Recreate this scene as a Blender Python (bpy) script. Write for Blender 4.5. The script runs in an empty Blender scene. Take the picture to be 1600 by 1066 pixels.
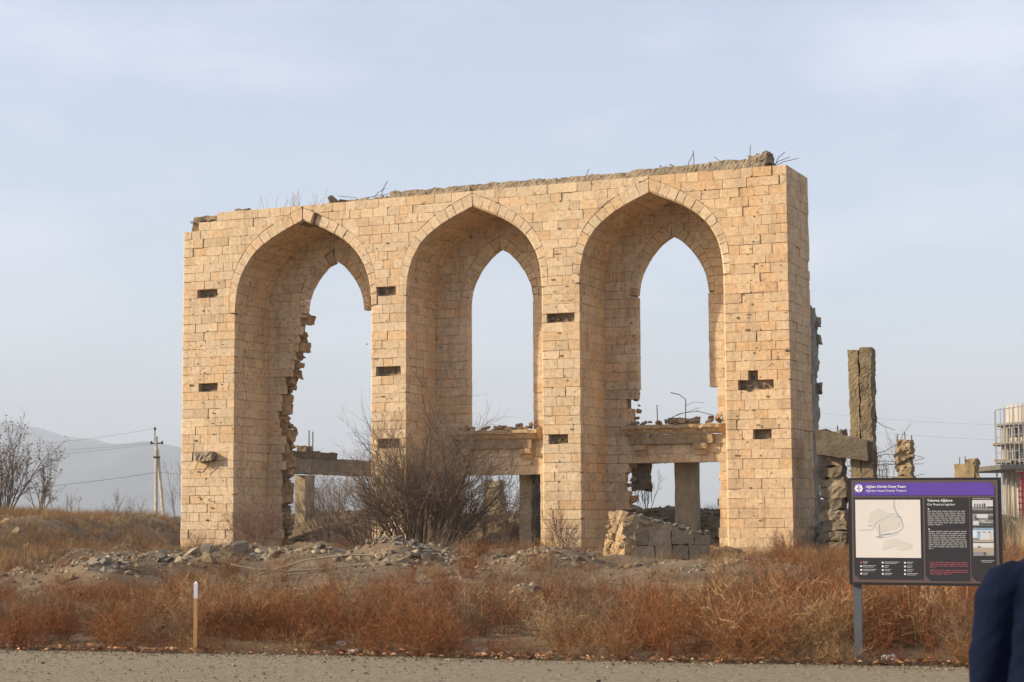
import bpy, bmesh, math, random
import numpy as np
from mathutils import Vector, Matrix
R = math.radians
scene = bpy.context.scene
col = scene.collection
random.seed(7); rng = np.random.default_rng(7)

# ------------------------------------------------------------------ camera
CAM_Z, FPX, TILT, ROLL = 1.68, 2900.0, 0.0959, -0.0057
cd = bpy.data.cameras.new('camera'); cam = bpy.data.objects.new('camera', cd); col.objects.link(cam)
cd.sensor_width = 36.0; cd.lens = FPX / 1600 * 36; cd.clip_start = 0.2; cd.clip_end = 40000
cam.location = (0, 0, CAM_Z)
cam.matrix_world = Matrix.Translation((0, 0, CAM_Z)) @ Matrix.Rotation(math.pi / 2 + TILT, 4, 'X') @ Matrix.Rotation(ROLL, 4, 'Z')
cd.dof.use_dof = True; cd.dof.focus_distance = 48; cd.dof.aperture_fstop = 9
scene.camera = cam

# ------------------------------------------------------------------ sky, sun, exposure
SUN_EL = R(24)
SX, SY = -0.9938, -0.1112
world = bpy.data.worlds.new('World'); scene.world = world; world.use_nodes = True
nt = world.node_tree; nt.nodes.clear()
wo = nt.nodes.new('ShaderNodeOutputWorld'); bg = nt.nodes.new('ShaderNodeBackground'); bg.inputs[1].default_value = 0.12
sky = nt.nodes.new('ShaderNodeTexSky'); sky.sky_type = 'NISHITA'; sky.sun_disc = False
sky.sun_elevation = SUN_EL; sky.sun_rotation = math.atan2(SX, SY)
sky.altitude = 300; sky.air_density = 1.0; sky.dust_density = 1.5; sky.ozone_density = 2.9
# thin high cloud veil over the whole sky
tc = nt.nodes.new('ShaderNodeTexCoord'); mp = nt.nodes.new('ShaderNodeMapping'); mp.inputs['Scale'].default_value = (3.0, 3.0, 9.0)
mp.inputs['Location'].default_value = (0.35, 0.1, 0.25)
nz = nt.nodes.new('ShaderNodeTexNoise'); nz.inputs['Scale'].default_value = 1.9; nz.inputs['Detail'].default_value = 7; nz.inputs['Roughness'].default_value = 0.52
cr = nt.nodes.new('ShaderNodeMapRange'); cr.inputs[1].default_value = 0.46; cr.inputs[2].default_value = 0.72; cr.inputs[3].default_value = 0.0; cr.inputs[4].default_value = 0.26
veil = nt.nodes.new('ShaderNodeMix'); veil.data_type = 'RGBA'; veil.blend_type = 'MIX'
nt.links.new(tc.outputs['Generated'], mp.inputs[0]); nt.links.new(mp.outputs[0], nz.inputs['Vector']); nt.links.new(nz.outputs[0], cr.inputs[0])
VEIL_BASE = nt.nodes.new('ShaderNodeMath'); VEIL_BASE.operation = 'ADD'; VEIL_BASE.inputs[1].default_value = 0.25
nt.links.new(cr.outputs[0], VEIL_BASE.inputs[0]); nt.links.new(VEIL_BASE.outputs[0], veil.inputs[0])
veil.inputs[7].default_value = (7.1, 6.8, 7.5, 1)
nt.links.new(sky.outputs[0], veil.inputs[6]); nt.links.new(veil.outputs[2], bg.inputs[0]); nt.links.new(bg.outputs[0], wo.inputs[0])
sd = bpy.data.lights.new('sun', 'SUN'); sd.energy = 5.0; sd.angle = R(0.55); sd.color = (1.0, 0.855, 0.635)
sun = bpy.data.objects.new('sun', sd); col.objects.link(sun)
sv = Vector((SX * math.cos(SUN_EL), SY * math.cos(SUN_EL), math.sin(SUN_EL)))
sun.rotation_euler = sv.to_track_quat('Z', 'Y').to_euler(); sun.location = (-40, -30, 30)
vs = scene.view_settings; vs.view_transform = 'Standard'; vs.look = 'None'; vs.gamma = 1; vs.use_curve_mapping = False; vs.exposure = 0.64

# ------------------------------------------------------------------ helpers
FX, FY, FZ, TH = 8.7955, 58.5384, 0.433, 0.4173          # facade: right front corner, base level, turn
CT, ST = math.cos(TH), math.sin(TH)
def fac(u, n, z): return Vector((FX + u * CT + n * ST, FY - u * ST + n * CT, FZ + z))
def un(X, Y):
    dx, dy = X - FX, Y - FY
    return dx * CT - dy * ST, dx * ST + dy * CT
def at(px, py, Y):
    """world point seen at photo pixel (px,py) at distance Y along +Y"""
    x, y = px - 800, py - 533
    c, s = math.cos(ROLL), math.sin(ROLL)
    x, y = c * x + s * y, -s * x + c * y
    d = Vector((x / FPX, math.cos(TILT) + y / FPX * math.sin(TILT), math.sin(TILT) - y / FPX * math.cos(TILT)))
    return Vector((0, 0, CAM_Z)) + d * (Y / d.y)
def vnoise(x, y, seed=0):
    x = np.asarray(x, float); y = np.asarray(y, float)
    xi = np.floor(x).astype(np.int64); yi = np.floor(y).astype(np.int64); xf = x - xi; yf = y - yi
    def h(a, b):
        n = (a * 374761393 + b * 668265263 + seed * 974711) & 0x7fffffff
        n = ((n ^ (n >> 13)) * 1274126177) & 0x7fffffff
        return ((n ^ (n >> 16)) & 0xffff) / 65535.0
    u = xf * xf * (3 - 2 * xf); v = yf * yf * (3 - 2 * yf)
    return (h(xi, yi) * (1 - u) + h(xi + 1, yi) * u) * (1 - v) + (h(xi, yi + 1) * (1 - u) + h(xi + 1, yi + 1) * u) * v
def fbm(x, y, seed=0, o=4):
    s = 0; a = .5
    for i in range(o): s = s + a * vnoise(np.asarray(x) * 2 ** i, np.asarray(y) * 2 ** i, seed + i * 17); a *= .5
    return s
def sm(t): t = np.clip(t, 0, 1); return t * t * (3 - 2 * t)
def edge(X): return 22.55 - 0.32 * np.clip(X, -30, 30) + 0.5 * (fbm(np.asarray(X) * .9, 3.3, 5) - .5)
MOUNDS = [(-2.35, 39, 1.25, 1.7, .50), (-7.9, 35.8, 1.0, 1.2, .34), (-7.6, 38.6, 1.4, 1.5, .34), (-6.2, 41.4, 1.5, 1.5, .26), (-4.6, 40, 1.9, 1.3, .24), (.3, 29.3, .55, .75, .46), (.9, 38.8, 1.0, 1.3, .32), (3.5, 35.6, 1.5, 1.0, .18),
          (-10.2, 53, 2.6, 2.2, .35), (-6.5, 57, 3.2, 2.4, .4), (11, 46, 3, 2, .3), (-9.8, 44, 1.6, 2.2, .35), (-.6, 45, 1.6, 1.6, .25), (1.5, 50, 1.5, 1.3, .25)]
def ground(X, Y):
    X = np.asarray(X, float); Y = np.asarray(Y, float)
    e = Y - edge(X)
    z = .48 * sm(e / 20) + .06 * sm(e / 1.5)
    u, n = un(X, Y)
    inside = sm((n - 2.6) / 3.0) * (1 - sm((n - 20) / 25)) * sm((u + 25) / 3) * (1 - sm((u - 1.5) / 6))
    z = z + inside * (.95 + .75 * fbm(X * .35, Y * .35, 3))
    z = z + 1.28 * sm((-11.6 - X) / 4.0) * sm((Y - 36 - .25 * (X + 14)) / 26) * (.78 + .44 * fbm(X * .22, Y * .22, 9))
    for mx, my, rx, ry, h in MOUNDS:
        z = z + h * np.exp(-((X - mx) / rx) ** 2 - ((Y - my) / ry) ** 2) * (.7 + .6 * vnoise(X * 1.7, Y * 1.7, 31))
    z = z + .20 * sm((Y - 32) / 5) * (1 - sm((Y - 43) / 6)) * sm((8 - X) / 4) * (.4 + 1.2 * fbm(X * .5, Y * .3, 25))
    z = z + (fbm(X * .9, Y * .9, 21) - .47) * .34 * sm((e - 1) / 6)
    far = sm((Y - 85) / 90)
    return z * (1 - far) + far * (.25 + .9 * (fbm(X * .01, Y * .01, 14) - .5))
_EX = np.linspace(-32, 32, 1281); _EY = edge(_EX).tolist()
def edge1(x):
    t = (min(max(x, -31.9), 31.9) + 32) * 20; i = int(t); return _EY[i] + (_EY[i + 1] - _EY[i]) * (t - i)
_HX = np.arange(-30, 30.01, .15); _HY = np.arange(18, 86.01, .15); _HZ = ground(*np.meshgrid(_HX, _HY)).tolist()
def gz(x, y):
    if not (-29.8 < x < 29.8 and 18.1 < y < 85.8): return float(ground(x, y))
    a, b = (x + 30) / .15, (y - 18) / .15; i, j = int(a), int(b); a -= i; b -= j
    return (_HZ[j][i] * (1 - a) + _HZ[j][i + 1] * a) * (1 - b) + (_HZ[j + 1][i] * (1 - a) + _HZ[j + 1][i + 1] * a) * b

class MB:
    def __init__(s): s.v = []; s.f = []; s.c = []; s.n = 0
    def add(s, v, f, c=None):
        v = np.asarray(v, float).reshape(-1, 3); s.v.append(v)
        s.f.append((f, s.n)); s.n += len(v)
        if c is not None:
            c = np.asarray(c, float)
            s.c.append(np.tile(c, (len(v), 1)) if c.ndim == 1 else c)
        else: s.c.append(np.ones((len(v), 3)))
    def mesh(s, name, smooth=False):
        me = bpy.data.meshes.new(name)
        V = np.concatenate(s.v); loops = []; starts = []; tot = 0
        for f, off in s.f:
            if isinstance(f, np.ndarray):
                starts.append(np.arange(len(f)) * f.shape[1] + tot); tot += f.size; loops.append((f + off).ravel())
            else:
                for p in f:
                    starts.append(np.array([tot])); tot += len(p); loops.append(np.array(p) + off)
        L = np.concatenate(loops).astype(np.int32); S = np.concatenate(starts).astype(np.int32)
        me.vertices.add(len(V)); me.vertices.foreach_set('co', V.astype(np.float32).ravel())
        me.loops.add(len(L)); me.loops.foreach_set('vertex_index', L)
        me.polygons.add(len(S)); me.polygons.foreach_set('loop_start', S)
        me.update(calc_edges=True)
        a = me.attributes.new('tint', 'FLOAT_COLOR', 'POINT')
        C = np.concatenate(s.c); a.data.foreach_set('color', np.c_[C, np.ones(len(C))].astype(np.float32).ravel())
        me.polygons.foreach_set('use_smooth', [smooth] * len(S))
        return me
    def build(s, name, m, parent=None, smooth=False, loc=None):
        return link(name, s.mesh(name, smooth), m, parent, loc)
    def box(s, a, b, c=None):
        x0, y0, z0 = a; x1, y1, z1 = b
        v = [(x0, y0, z0), (x1, y0, z0), (x1, y1, z0), (x0, y1, z0), (x0, y0, z1), (x1, y0, z1), (x1, y1, z1), (x0, y1, z1)]
        s.add(v, [(0, 3, 2, 1), (4, 5, 6, 7), (0, 1, 5, 4), (1, 2, 6, 5), (2, 3, 7, 6), (3, 0, 4, 7)], c)
    def tube(s, pts, rad, sides=5, c=None, cap=True):
        pts = [Vector(p) for p in pts]; n = len(pts)
        if not hasattr(rad, '__len__'): rad = [rad] * n
        v = []; a = None
        for i, p in enumerate(pts):
            t = (pts[min(i + 1, n - 1)] - pts[max(i - 1, 0)]).normalized()
            a = t.orthogonal().normalized() if a is None else (a - t * a.dot(t)).normalized()
            b = t.cross(a)
            for k in range(sides):
                w = 2 * math.pi * k / sides
                v.append(p + (a * math.cos(w) + b * math.sin(w)) * rad[i])
        f = [(i * sides + k, i * sides + (k + 1) % sides, (i + 1) * sides + (k + 1) % sides, (i + 1) * sides + k) for i in range(n - 1) for k in range(sides)]
        if cap: f += [tuple(range(sides))[::-1], tuple((n - 1) * sides + k for k in range(sides))]
        s.add(v, f, c)
def link(name, me, m, parent=None, loc=None):
    o = bpy.data.objects.new(name, me); col.objects.link(o)
    if m is not None and not me.materials: me.materials.append(m)
    if parent is not None: o.parent = parent
    if loc is not None: o.location = loc
    return o
def tag(o, label, cat, group=None):
    o['label'] = label; o['category'] = cat
    if group: o['group'] = group
    return o
def thing(name, label, cat, loc=(0, 0, 0), rz=0, group=None):
    o = bpy.data.objects.new(name, None); col.objects.link(o); o.location = loc; o.rotation_euler = (0, 0, rz)
    o.empty_display_size = .2
    return tag(o, label, cat, group)
def struct(o): o['kind'] = 'structure'; return o
def stuff(o): o['kind'] = 'stuff'; return o

def mat(name, c, rough=.9, tint=False, var=.25, scale=3.0, bump=.0, bscale=20, c2=None, pits=0.0, spec=.25, metal=0, streak=0.0):
    m = bpy.data.materials.new(name); m.use_nodes = True; t = m.node_tree; N = t.nodes; Lk = t.links.new
    b = N['Principled BSDF']; b.inputs['Roughness'].default_value = rough; b.inputs['Specular IOR Level'].default_value = spec; b.inputs['Metallic'].default_value = metal
    co = N.new('ShaderNodeTexCoord').outputs['Object']
    def noise(sc, det=6, ro=.6):
        n = N.new('ShaderNodeTexNoise'); n.inputs['Scale'].default_value = sc; n.inputs['Detail'].default_value = det; n.inputs['Roughness'].default_value = ro; Lk(co, n.inputs['Vector']); return n.outputs[0]
    def mix(bt, fac_, a, bb):
        x = N.new('ShaderNodeMix'); x.data_type = 'RGBA'; x.blend_type = bt
        for i, val in ((0, fac_), (6, a), (7, bb)):
            if isinstance(val, (int, float)): x.inputs[i].default_value = val
            elif isinstance(val, tuple): x.inputs[i].default_value = (*val, 1)
            else: Lk(val, x.inputs[i])
        return x.outputs[2]
    def ramp(src, lo, hi, a, bb):
        r = N.new('ShaderNodeMapRange'); r.inputs[1].default_value = lo; r.inputs[2].default_value = hi; r.inputs[3].default_value = a; r.inputs[4].default_value = bb; Lk(src, r.inputs[0]); return r.outputs[0]
    base = mix('MIX', ramp(noise(scale * .6), .35, .68, 0, 1), c, c2) if c2 else mix('MIX', 0.0, c, c)
    if tint:
        a = N.new('ShaderNodeAttribute'); a.attribute_name = 'tint'; base = mix('MULTIPLY', 1.0, base, a.outputs['Color'])
    if var:
        v1 = ramp(noise(scale), .3, .7, 1 - var, 1 + var * .6); cv = N.new('ShaderNodeCombineColor')
        for i in range(3): Lk(v1, cv.inputs[i])
        base = mix('MULTIPLY', 1.0, base, cv.outputs[0])
    if streak:
        mpn = N.new('ShaderNodeMapping'); mpn.inputs['Scale'].default_value = (2.2, 2.2, .3); Lk(co, mpn.inputs[0])
        n = N.new('ShaderNodeTexNoise'); n.inputs['Scale'].default_value = 1.3; n.inputs['Detail'].default_value = 7; n.inputs['Roughness'].default_value = .65; Lk(mpn.outputs[0], n.inputs['Vector'])
        base = mix('MIX', ramp(n.outputs[0], .53, .74, 0, streak), base, (.20, .145, .095))
    if pits:
        n = noise(6.5, 4, .62); n2 = noise(.9, 3, .55); mm = N.new('ShaderNodeMath'); mm.operation = 'MULTIPLY'
        Lk(ramp(n, .585, .65, 0, 1), mm.inputs[0]); Lk(ramp(n2, .42, .6, .1, pits), mm.inputs[1])
        base = mix('MIX', mm.outputs[0], base, (.15, .115, .08))
    Lk(base, b.inputs['Base Color'])
    if bump:
        bp = N.new('ShaderNodeBump'); bp.inputs['Strength'].default_value = bump; bp.inputs['Distance'].default_value = .02
        Lk(noise(bscale, 8, .65), bp.inputs['Height']); Lk(bp.outputs[0], b.inputs['Normal'])
    return m
M = {}
M['stone'] = mat('limestone', (.58, .432, .276), .92, True, .24, 8, .9, 18, pits=.9, streak=.5)
M['core'] = mat('rubble_core', (.24, .18, .12), .95, True, .4, 5, 1.0, 9, c2=(.33, .26, .18))
M['concrete'] = mat('concrete', (.28, .245, .19), .93, True, .3, 2.5, .7, 10, c2=(.36, .31, .24), streak=.35)
M['soil'] = mat('dry_soil', (.15, .105, .062), .97, True, .3, 2.2, 1.0, 9, c2=(.21, .155, .095))
M['road'] = mat('gravel_road', (.20, .16, .105), .97, False, .35, 14, 1.0, 60, c2=(.27, .22, .148))
M['rock'] = mat('broken_stone', (.30, .265, .215), .92, True, .25, 3, .6, 12)
M['weed'] = mat('dry_weed', (1, 1, 1), .95, True, .12, .7, spec=.05)
M['twig'] = mat('bare_twig', (1, 1, 1), .9, True, .15, 3, spec=.1)
M['rebar'] = mat('rusty_rebar', (.075, .05, .04), .8, False, .3, 8)
M['white'] = mat('white_paint', (.75, .73, .70), .7, False, .08, 3)
M['wood'] = mat('bare_wood', (.55, .30, .12), .8, False, .15, 5)
M['hill'] = mat('mountain', (.12, .12, .11), 1, False, .3, .002)

# ------------------------------------------------------------------ ground sheet and gravel road
def axis(dense0, dense1, step, far0, far1, g=1.16):
    a = list(np.arange(dense0, dense1, step)); s = step; x = a[-1]
    while x < far1: s *= g; x += s; a.append(x)
    s = step; x = a[0]
    while x > far0: s *= g; x -= s; a.insert(0, x)
    return np.array(a)
gx = axis(-24, 22, .22, -16000, 16000, 1.17); gy = axis(18, 84, .22, -60, 16000, 1.17)
XX, YY = np.meshgrid(gx, gy); ZZ = ground(XX, YY)
ZZ = np.where(YY < edge(XX) - .6, -.02, ZZ)
idx = np.arange(XX.size).reshape(XX.shape)
quads = np.stack([idx[:-1, :-1], idx[:-1, 1:], idx[1:, 1:], idx[1:, :-1]], -1).reshape(-1, 4)
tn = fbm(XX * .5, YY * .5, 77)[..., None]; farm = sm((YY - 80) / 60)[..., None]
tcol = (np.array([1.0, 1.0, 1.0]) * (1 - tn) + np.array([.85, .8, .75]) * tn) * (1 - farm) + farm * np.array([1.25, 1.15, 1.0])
mb = MB(); mb.add(np.stack([XX, YY, ZZ], -1).reshape(-1, 3), quads, tcol.reshape(-1, 3))
struct(mb.build('ground', M['soil'], smooth=True))
rx = axis(-20, 20, .4, -70, 70, 1.3); mb = MB()
ey = edge(rx) + .25 * (fbm(rx * 3, 1.1, 55) - .5); rows_ = []
tt = np.concatenate([np.linspace(0, .6, 6), np.linspace(.65, 1, 60)])
RX = np.repeat(rx[None], len(tt), 0); RY = -55 + (ey[None] + 55) * tt[:, None]
RZ = .012 + .03 * (fbm(RX * .7, RY * .7, 4) - .45) * (1 - tt[:, None] ** 6)
idx = np.arange(RX.size).reshape(RX.shape)
mb.add(np.stack([RX, RY, RZ], -1).reshape(-1, 3), np.stack([idx[:-1, :-1], idx[:-1, 1:], idx[1:, 1:], idx[1:, :-1]], -1).reshape(-1, 4))
struct(mb.build('gravel_road', M['road'], smooth=True))
def road_z(x, y): return .012 + .03 * (float(fbm(x * .7, y * .7, 4)) - .45)

# mountains far off
def ridge(name, pts, Y, dep):
    mb = MB(); P = []
    xs = np.interp(np.linspace(0, 1, 160), np.linspace(0, 1, len(pts)), [p[0] for p in pts]); ys = np.interp(xs, [p[0] for p in pts], [p[1] for p in pts])
    ys = ys + 5 * (fbm(xs * .02, 0.5, 8) - .5)
    top = np.array([at(x, y, Y) for x, y in zip(xs, ys)]); V = []
    K = 14
    for k in range(K + 1):
        t = k / K; w = top.copy(); w[:, 1] = Y - dep * (1 - t) * 1.0
        prof = t ** 1.2 * (1 + .35 * (fbm(xs * .03, np.full_like(xs, t * 5), 12) - .5) * (1 - t))
        w[:, 2] = -20 + (top[:, 2] + 20) * prof; V.append(w)
    for k in range(1, 4):
        w = top.copy(); w[:, 1] = Y + dep * k / 3; w[:, 2] = -20 + (top[:, 2] + 20) * (1 - k / 3); V.append(w)
    V = np.array(V); id_ = np.arange(V.shape[0] * V.shape[1]).reshape(V.shape[:2])
    mb.add(V.reshape(-1, 3), np.stack([id_[:-1, :-1], id_[:-1, 1:], id_[1:, 1:], id_[1:, :-1]], -1).reshape(-1, 4))
    struct(mb.build(name, M['hill'], smooth=True))
ridge('mountain_ridge', [(-900, 640), (-400, 628), (0, 660), (60, 668), (100, 682), (150, 686), (200, 702), (260, 725), (350, 760), (500, 812)], 9000, 2500)
ridge('mountain_ridge', [(-700, 690), (0, 712), (120, 688), (170, 694), (230, 690), (280, 699), (360, 716), (470, 738), (620, 765), (800, 790), (1000, 812)], 7000, 2000)

# ------------------------------------------------------------------ the ruined arcade
RH = .3125; H = 12.5; D = 2.32; BT = .36; UL = -22.88
PROF_O = [(0, 0), (.16, .065), (.315, .134), (.48, .215), (.645, .325), (.75, .42), (.83, .52), (.90, .64), (.95, .775), (.985, .95), (1.0, 1.15)]
PROF_I = [(0, 0), (.16, .09), (.34, .22), (.62, .52), (.84, .88), (.95, 1.18), (1.0, 1.55)]
def smooth_profile(p, n=44):
    p = np.array(p, float); q = np.vstack([2 * p[0] - p[1], p, [p[-1][0], p[-1][1] + .25]]); out = []
    for i in range(1, len(q) - 2):
        for t in np.linspace(0, 1, 9)[:-1]:
            a, b, c, d = q[i - 1], q[i], q[i + 1], q[i + 2]
            out.append(.5 * (2 * b + (c - a) * t + (2 * a - 5 * b + 4 * c - d) * t * t + (3 * b - a - 3 * c + d) * t ** 3))
    out.append(p[-1]); out = np.array(out); out[:, 0] = np.clip(out[:, 0], 0, 1)
    l = np.r_[0, np.cumsum(np.hypot(*np.diff(out, axis=0).T))]
    s = np.linspace(0, l[-1], n); return np.c_[np.interp(s, l, out[:, 0]), np.interp(s, l, out[:, 1])]
class Arch:
    def __init__(s, c, w, za, prof, ring):
        s.c, s.w, s.za, s.ring = c, w, za, ring
        p = smooth_profile(prof); s.x = p[:, 0] * w; s.z = za - p[:, 1] * w; s.zs = s.z[-1]
        t = np.gradient(np.c_[s.x, s.z], axis=0); t /= np.linalg.norm(t, axis=1)[:, None]
        s.nx, s.nz = -t[:, 1], t[:, 0]
        s.nx = np.abs(s.nx); s.nz = np.abs(s.nz)
        rg = ring * (1 - .42 * np.linspace(0, 1, len(s.x)) ** 1.6); s.ex = s.x + s.nx * rg; s.ez = s.z + s.nz * rg
        sl = (s.ez[0] - s.ez[1]) / max(1e-6, s.ex[1] - s.ex[0]); s.eza = s.ez[0] + sl * s.ex[0]
        s.EX = np.r_[0, s.ex]; s.EZ = np.r_[s.eza, s.ez]
        s.l = np.r_[0, np.cumsum(np.hypot(np.diff(s.x), np.diff(s.z)))]
    def hw(s, z): return np.where(z >= s.za, 0, np.where(z <= s.zs, s.w, np.interp(-z, -s.z, s.x)))
    def ehw(s, z): return np.where(z >= s.eza, 0, np.where(z <= s.zs, s.w, np.interp(-z, -s.EZ, s.EX)))
    def pt(s, l): return np.interp(l, s.l, s.x), np.interp(l, s.l, s.z)
    def ept(s, l): return np.interp(l, s.l, s.ex), np.interp(l, s.l, s.ez)
    def nr(s, l): return np.interp(l, s.l, s.nx), np.interp(l, s.l, s.nz)
AO = [Arch(-17.82, 2.785, 11.96, PROF_O, .43), Arch(-11.09, 2.545, 11.96, PROF_O, .43), Arch(-4.66, 2.49, 11.96, PROF_O, .43)]
AI = [Arch(-17.82, 1.24, 10.81, PROF_I, .40), Arch(-11.11, 1.26, 10.81, PROF_I, .40), Arch(-4.70, 1.28, 10.84, PROF_I, .40)]

PAL = [((1.0, 1.0, 1.0), 5), ((1.06, 1.05, 1.02), 3), ((1.02, .95, .87), 3), ((1.0, .90, .79), 1.6), ((.95, .93, .90), 1.5), ((.88, .86, .82), .7), ((1.07, 1.07, 1.05), 1)]
def rtint(k=1.0, warm=0):
    t = np.array(random.choices([p[0] for p in PAL], [p[1] for p in PAL])[0]) * random.uniform(.93, 1.06) * k
    if warm: t = t * np.array([1.02, .96, .9])
    return t
def inset(poly, g):
    n = len(poly); out = []
    for i in range(n):
        p0, p1, p2 = np.array(poly[i - 1]), np.array(poly[i]), np.array(poly[(i + 1) % n])
        d1 = p1 - p0; d2 = p2 - p1; l1 = np.hypot(*d1); l2 = np.hypot(*d2)
        if l1 < 1e-6 or l2 < 1e-6: continue
        n1 = np.array([-d1[1], d1[0]]) / l1; n2 = np.array([-d2[1], d2[0]]) / l2
        b = n1 + n2; den = max(.35, 1 + n1 @ n2)
        out.append(p1 + b / den * g)
    return out
def area(p):
    p = np.array(p); return .5 * np.sum(p[:, 0] * np.roll(p[:, 1], -1) - np.roll(p[:, 0], -1) * p[:, 1])
BLOCKS = []        # (kind, score, verts, faces, tint)
def add_block(kind, poly, fr, t, score=1.0, k=1.0, warm=0, gap=.0027, bev=.006, jit=.005, tint=None, back=True, cham=None):
    p = []
    for q in poly:
        if not p or math.hypot(q[0] - p[-1][0], q[1] - p[-1][1]) > .015: p.append(tuple(q))
    if len(p) > 2 and math.hypot(p[0][0] - p[-1][0], p[0][1] - p[-1][1]) < .015: p.pop()
    if len(p) < 3: return
    a = area(p)
    if a < 0: p = p[::-1]; a = -a
    if a < .006: return
    if len(p) == 4 and random.random() < .16:      # a knocked-off corner
        i = random.randrange(4); c = np.array(p[i]); c0 = np.array(p[i - 1]); c1 = np.array(p[(i + 1) % 4]); s = random.uniform(.03, .08)
        p[i:i + 1] = [tuple(c + (c0 - c) / np.linalg.norm(c0 - c) * s), tuple(c + (c1 - c) / np.linalg.norm(c1 - c) * s * random.uniform(.5, 1.2))]
    g = gap * random.choice([.5, .8, 1, 1, 1.4, 2.4])
    r1 = inset(p, g); r1 = [q + np.array([random.uniform(-jit, jit), random.uniform(-jit, jit)]) for q in r1]
    r2 = inset([tuple(q) for q in r1], bev)
    n = len(r1)
    if len(r2) != n: return
    dep = [bev] * n
    if cham is not None:
        for i, q in enumerate(r1):
            v = cham(q[0], q[1])
            if v is not None: r2[i] = r2[i] + np.array(v) * .055; dep[i] = .06
    o = random.gauss(0, .006)
    if random.random() < .05: o += random.uniform(.01, .03)
    tl, tm = random.gauss(0, .006), random.gauss(0, .006); cx = np.mean([q[0] for q in r1]); cz = np.mean([q[1] for q in r1])
    V = [fr(q[0], q[1], t) for q in r1] + [fr(q[0], q[1], o + dp_) for q, dp_ in zip(r1, dep)] + [fr(q[0], q[1], o + tl * (q[0] - cx) + tm * (q[1] - cz)) for q in r2]
    F = [(i, (i + 1) % n, n + (i + 1) % n, n + i) for i in range(n)] + [(n + i, n + (i + 1) % n, 2 * n + (i + 1) % n, 2 * n + i) for i in range(n)]
    F.append(tuple(2 * n + i for i in range(n)))
    if back: F.append(tuple(range(n))[::-1])
    BLOCKS.append((kind, a * score, V, F, rtint(k, warm) if tint is None else np.array(tint)))
f_front = lambda a, b, d: (a, d, b)
f_back = lambda a, b, d: (a, D + d, b)
def row_blocks(kind, z0, z1, left, right, fr, t, lens=(.36, .66), score=1.0, prev=None, **kw):
    zs = np.linspace(z0, z1, 7); L = np.array([float(left(z)) for z in zs]); Rr = np.array([float(right(z)) for z in zs])
    if not (Rr - L > .05).any(): return []
    a, b = L[Rr - L > 0].min() if (Rr - L > 0).any() else L.min(), Rr[Rr - L > 0].max()
    js = [a]
    while js[-1] < b - lens[0] * 1.25:
        for _ in range(6):
            x = js[-1] + random.uniform(*lens)
            if not prev or min(abs(x - q) for q in prev) > .09: break
        if b - x < lens[0] * .6: break
        js.append(x)
    js.append(b)
    for i in range(len(js) - 1):
        lo, hi = [], []
        for z, l, r in zip(zs, L, Rr):
            x0, x1 = max(js[i], l), min(js[i + 1], r)
            if x1 - x0 > 1e-4: lo.append((x0, z)); hi.append((x1, z))
        if len(lo) < 2: continue
        poly = lo[::-1] + hi
        # drop collinear middle points
        q = []
        for j in range(len(poly)):
            p0, p1, p2 = poly[j - 1], poly[j], poly[(j + 1) % len(poly)]
            if abs((p1[0] - p0[0]) * (p2[1] - p1[1]) - (p1[1] - p0[1]) * (p2[0] - p1[0])) > 1e-5: q.append(p1)
        if len(q) >= 3: add_block(kind, q, fr, t, score, **kw)
    return js
rowz = [RH * i + (random.uniform(-.012, .012) if 0 < i < 40 else 0) for i in range(-2, 41)]; rowz[0] = -.75; rowz[-1] = H
HOLES = [(-21.79, 9.53, .86), (-21.72, 5.94, .81), (-21.70, 3.55, .7), (-14.43, 9.1, .78), (-14.33, 6.46, .97), (-14.32, 3.81, .85),
         (-7.84, 7.82, 1.0), (-7.96, 3.89, .7), (-1.13, 5.5, 1.16), (-1.22, 5.85, .33), (-.95, 3.97, .6)]
TOPCUT = [(-22.88, -22.2, H - 2 * RH - .05), (-22.2, -21.4, H - RH + .01)]
prev = []
for r in range(len(rowz) - 1):
    z0, z1 = rowz[r], rowz[r + 1]; zc = (z0 + z1) / 2
    bnds = [(lambda z: UL, lambda z: AO[0].c - AO[0].ehw(z)), (lambda z: AO[0].c + AO[0].ehw(z), lambda z: AO[1].c - AO[1].ehw(z)),
            (lambda z: AO[1].c + AO[1].ehw(z), lambda z: AO[2].c - AO[2].ehw(z)), (lambda z: AO[2].c + AO[2].ehw(z), lambda z: 0.0)]
    cur = []
    for bi, (lf, rt) in enumerate(bnds):
        cuts = sorted([(h[0] - h[2] / 2, h[0] + h[2] / 2) for h in HOLES if z0 <= h[1] < z1 and float(lf(zc)) < h[0] < float(rt(zc))])
        segs = []; cl = lf
        if bi == 0:
            for a0, a1, zt in TOPCUT:
                if zc > zt: cl = (lambda q: (lambda z: q))(a1)
        for a0, a1 in cuts:
            segs.append((cl, (lambda q: (lambda z: q))(a0))); cl = (lambda q: (lambda z: q))(a1)
        segs.append((cl, rt))
        for l, rr in segs:
            k = .93 if (bi == 2 and zc < 2.2) else 1.0
            ch = (lambda x, z: (1, 0) if x < UL + .03 else None) if bi == 0 else ((lambda A_: (lambda x, z: (1, 0) if z < A_.zs + .02 and x < A_.c + A_.w + .03 else None))(AO[bi - 1]))
            cur += row_blocks('stone_block', z0, z1, l, rr, f_front, .26, prev=prev, warm=(bi == 3), k=k, cham=ch)
    prev = cur
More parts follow.
